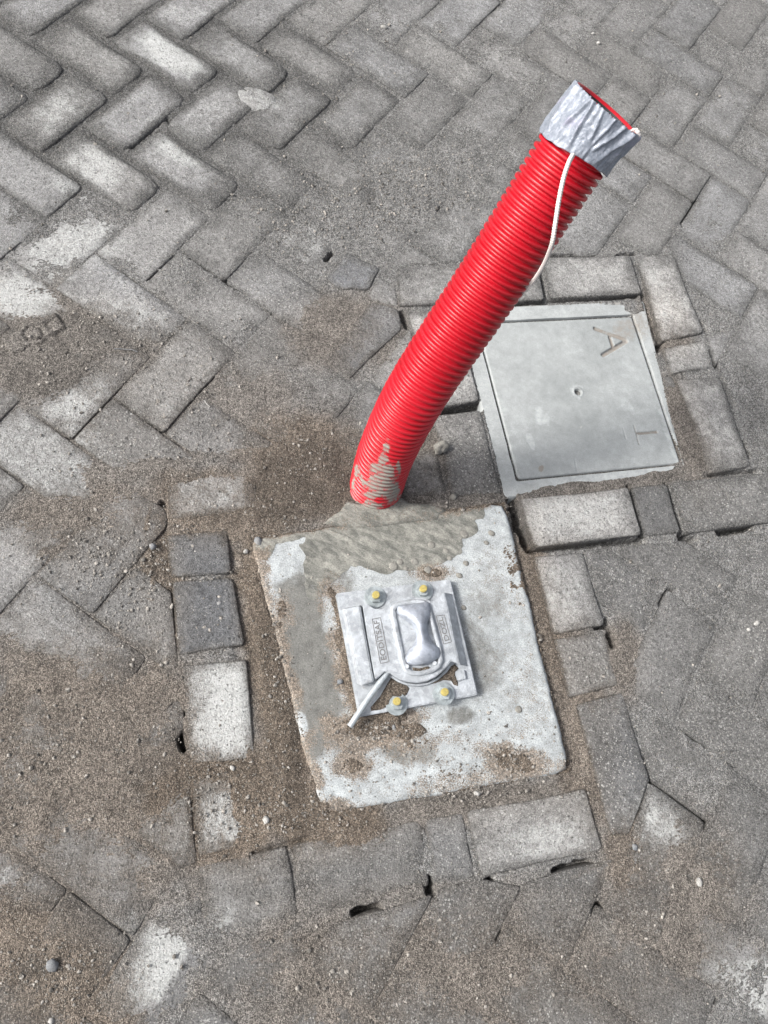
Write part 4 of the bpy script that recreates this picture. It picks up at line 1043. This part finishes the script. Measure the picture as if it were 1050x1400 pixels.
# duct tape wrap: wrinkled sheet with folds and a torn top edge
def tape_mesh():
    N = 300; M = 60; V = []; F = []
    camd = Vector((0, 0, CAM_H))
    P, t, u, w = frame_at(LEN-.03); cv = (camd-P).normalized(); ca = math.atan2(cv.dot(w), cv.dot(u))   # angle that faces the viewer
    for i in range(M+1):
        g = i/M
        for j in range(N):
            a = 2*math.pi*j/N; da = (a-ca+math.pi) % (2*math.pi)-math.pi
            s_lo = TAPE_S+.003*math.sin(da*2+.6)+.0022*mnoise.noise(Vector((math.cos(a)*3, math.sin(a)*3, 1)))
            s_hi = LEN+.001+.0016*mnoise.noise(Vector((math.cos(a)*26, math.sin(a)*26, 4)))+.0012*mnoise.noise(Vector((math.cos(a)*60, math.sin(a)*60, 9)))-.002*max(0, math.cos(da+2.9))
            if abs(da) > 2.0: s_hi -= .007*(abs(da)-2.0)   # far side sits lower so the red rim shows
            s = s_lo+(s_hi-s_lo)*g; Pp, tt, uu, ww = frame_at(min(s, LEN-.0005))
            over = max(0, s-(LEN-.0005))
            c3 = Vector((math.cos(a), math.sin(a), 0))
            fold = 0
            for fa, fw, sl, amp, g0 in [(.75, .07, .5, .0042, 0), (1.0, .10, -.35, .0036, .1), (.45, .05, .7, .003, .2), (.12, .05, -.5, .0026, .3), (-.25, .05, -.3, .0034, 0), (-.55, .06, .4, .003, .25), (-1.0, .08, -.2, .0028, .1), (1.35, .10, .3, .0034, 0), (.28, .04, .15, .002, 0), (-1.5, .1, .2, .002, 0)]:
                x = (da-fa-sl*(g-.5)*.6)/fw; fold += 1.1*amp*math.exp(-x*x)*(.4+.6*g)*min(1, max(0, (g-g0)*6))-amp*.25*math.exp(-(x-1.6)**2)
            lump = .0020*mnoise.noise(c3*3.4+Vector((0, 0, g*2.2)))+.0010*mnoise.noise(c3*9+Vector((3, 0, g*6)))
            crease = .0008*abs(mnoise.noise(c3*14+Vector((7, 1, g*9))))
            squ = 1-.02*g+.02*g*math.cos(2*(da-1.57))
            r = (RO+.0028)*squ+fold+lump+crease
            r = max(r, RO+.0009)
            if g > .97: r -= .0008
            V.append(Pp+tt*over+(uu*math.cos(a)+ww*math.sin(a))*r)
    for i in range(M):
        for j in range(N): F.append((i*N+j, i*N+(j+1) % N, (i+1)*N+(j+1) % N, (i+1)*N+j))
    return mesh_from(V, F)
tp = dunder(link('duct_tape', tape_mesh(), M_TAPE))
so = tp.modifiers.new('thick', 'SOLIDIFY'); so.thickness = .0007; so.offset = -1

# ------------------------------------------------------------------ pull cord
def mat_cord():
    k = NB('white_braided_cord')
    tcn = k.n('ShaderNodeTexCoord'); uv = k.attr('braid')
    c = k.mix(uv, (.30, .27, .26), (.72, .69, .66))
    return k.fin(k.mix(1.0, c, k.lin(k.noise(800, 3, .6), .3, .7, .85, 1.1), 'MULTIPLY'), .8, spec=.3)
M_CORD = mat_cord()
def cord_mesh(path, r):
    P = [spline(path, i/300) for i in range(301)]; n = 14; V = []; F = []; br = []; prev = None; d = 0
    for i, p in enumerate(P):
        t = (P[min(i+1, 300)]-P[max(i-1, 0)]).normalized()
        if i: d += (p-P[i-1]).length
        s = t.orthogonal().normalized() if prev is None else (prev-t*prev.dot(t)).normalized(); prev = s; b = s.cross(t)
        for k in range(n):
            a = 2*math.pi*k/n; x = math.sin(a*2+d*1000)*math.sin(a*2-d*1000); V.append(p+(s*math.cos(a)+b*math.sin(a))*(r*(1+.14*x))); br.append(.5+.5*x)
    for i in range(300):
        for k in range(n): F.append((i*n+k, i*n+(k+1) % n, (i+1)*n+(k+1) % n, (i+1)*n+k))
    F.append(tuple(range(n))[::-1]); F.append(tuple(300*n+k for k in range(n)))
    me = mesh_from(V, F); fattr(me, 'braid', br); return me
path = [deep(783, 212, .905), deep(777, 224, .897), deep(770, 246, .899), deep(764, 275, .905), deep(759, 308, .912), deep(755, 332, .924), deep(748, 352, .955), deep(740, 368, .985), deep(729, 384, 1.02), deep(713, 402, 1.055), deep(694, 424, 1.11)]
cordo = link('pull_cord', cord_mesh(path, .0026), M_CORD)
tag(cordo, 'white braided pull cord hanging from under the silver tape down the red duct', 'cord')
P, t, u, w = frame_at(LEN)
kn = deep(869, 184, .925)
path2 = [kn+Vector((-.004, .012, -.02)), kn+Vector((-.002, .005, -.004)), kn+Vector((.0, .0, .004)), kn+Vector((.004, -.002, .001)), kn+Vector((.003, -.004, -.004)), kn+Vector((-.003, -.003, -.002)), kn+Vector((-.006, 0, .001)), kn+Vector((-.002, .003, .003)), kn+Vector((.002, .001, .0))]
o = link('cord_knot', cord_mesh(path2, .0025), M_CORD)
tag(o, 'small white knot of cord at the right corner of the duct mouth', 'cord')

# ------------------------------------------------------------------ loose stones and bits
for i, (x, y, rx, ry, h, m, lab, cat) in enumerate([
  (525, 37, 7, 3.5, .004, M_PEB_W, 'pale oval pebble on the pavers near the top edge', 'pebble'),
  (818, 59, 4.5, 4, .004, M_PEB_W, 'whitish stone chip above the duct mouth', 'pebble'),
  (811, 46, 4, 3, .003, M_PEB_W, 'smaller pale chip just above the whitish stone chip', 'pebble'),
  (209, 747, 5, 4.5, .005, M_PEB_D, 'round grey pebble in the sandy joint left of the border course', 'pebble'),
  (353, 740, 5, 7, .007, M_PEB_D, 'round grey stone at the top left corner of the slab', 'pebble'),
  (336, 754, 4, 3, .004, M_PEB_W, 'small pale pebble in sand beside the slab corner', 'pebble'),
  (1035, 852, 5.5, 4, .004, M_PEB_W, 'pale quartz pebble near the right edge', 'pebble'),
  (1024, 861, 3.5, 3, .003, M_PEB_W, 'small pebble left of the pale quartz pebble', 'pebble'),
  (71, 1320, 6.5, 7, .006, M_PEB_D, 'blue grey pebble lying on brown sand near the lower left corner', 'pebble'),
  (70, 1396, 3.2, 3.2, .003, M_PEB_W, 'tiny white pebble at the bottom edge on the left', 'pebble'),
  (956, 1206, 4, 6, .004, M_PEB_W, 'pale blue chip beside the light lower right paver', 'pebble'),
  (868, 1158, 3.6, 4.5, .003, M_PEB_D, 'reddish brown pebble on the light lower right paver', 'pebble'),
  (540, 774, 0, 0, 0, None, '', ''),
  (652, 1085, 5, 3, .004, M_PEB_W, 'grey pebble in the strip below the slab', 'pebble'),
  (318, 1050, 3.4, 3.2, .004, M_PEB_W, 'rounded cream pebble on the sandy border paver', 'pebble'),
  (364, 1121, 4, 5, .003, M_PEB_W, 'triangular pale chip in the brown sand', 'pebble'),
  (538, 993, 3, 6, .003, M_PEB_D, 'small upright grey chip under the socket plate', 'pebble'),
  (465, 932, 4, 3.5, .004, M_PEB_D, 'grey pebble on the sand left of the plate', 'pebble'),
  (300, 825, 3.4, 3.4, .003, M_PEB_D, 'tiny round pebble on the smooth blue grey paver', 'pebble'),
  (267, 754, 3.2, 3.2, .003, M_PEB_W, 'tiny white crumb on the dark border paver', 'pebble'),
  (604, 612, 9, 12, .012, M_MORTAR, 'rough lump of dried mortar between duct and cover', 'mortar lump'),
  (620, 679, 5, 5, .006, M_MORTAR, 'small mortar crumb at the foot of the speckled dark paver', 'mortar lump'),
  ]):
    if m is None: continue
    s = 1.3/1080; z = max(sand_z(*A2(x, y)), .0) if not (343 < x < 780 and 740 < y < 1060) else .005
    if (x, y) == (71, 1320): z += .001
    c = at(x, y, z+h*.3); me = lumpy(c, rx*s, ry*s, h, i+50, 2, .35, 1.3, rot=random.random())
    if m is M_MORTAR and rx > 8: me = lumpy(c, ry*s, rx*s, h, i+50, 3, .5, 1.8, rot=.9)
    o = link('mortar_lump' if m is M_MORTAR else 'pebble', me, m, None, c); tag(o, lab, cat)
# cracked round stone in the hollow
c = at(352, 138, -.003)
def cracked():
    bm = bmesh.new(); bmesh.ops.create_icosphere(bm, subdivisions=4, radius=1)
    for v in bm.verts:
        d = v.co.normalized(); v.co = Vector((d.x*.046, d.y*.029, d.z*.009))*(1+.1*mnoise.noise(d*2))
        a = v.co.x*.28+v.co.y; cr_ = abs(a-.006); 
        if d.z > .1: v.co.z += (.0015 if a > .006 else 0)-(.004 if cr_ < .0012 else 0)
    return bm_done(bm, True)
me = cracked(); nvx = len(me.vertices)
fattr(me, 'white', np.full(nvx, .45)); fattr(me, 'dust', np.full(nvx, .35)); fattr(me, 'brown', np.full(nvx, .2))
o = link('stone', me, M_PAVER, None, c); o.rotation_euler.z = R(12); o['albedo'] = .26; o['speck'] = .2; o['blue'] = .3
tag(o, 'rounded cracked stone sunk in the hollow among worn pavers at upper left', 'stone')
# twig
tw = [at(280, 548, .004), at(283, 553, .005), at(287, 556, .004)]
tag(link('straw', tube(tw, .0009, 6), M_PEB_W), 'short pale straw beside the mauve grey paver fragment', 'straw')
tw = [at(156, 477, .004), at(166, 477, .0055), at(180, 478, .004), at(188, 481, .003)]
tag(link('twig', tube(tw, .0007, 6), M_PEB_D), 'thin dark twig on the sand at left', 'twig')
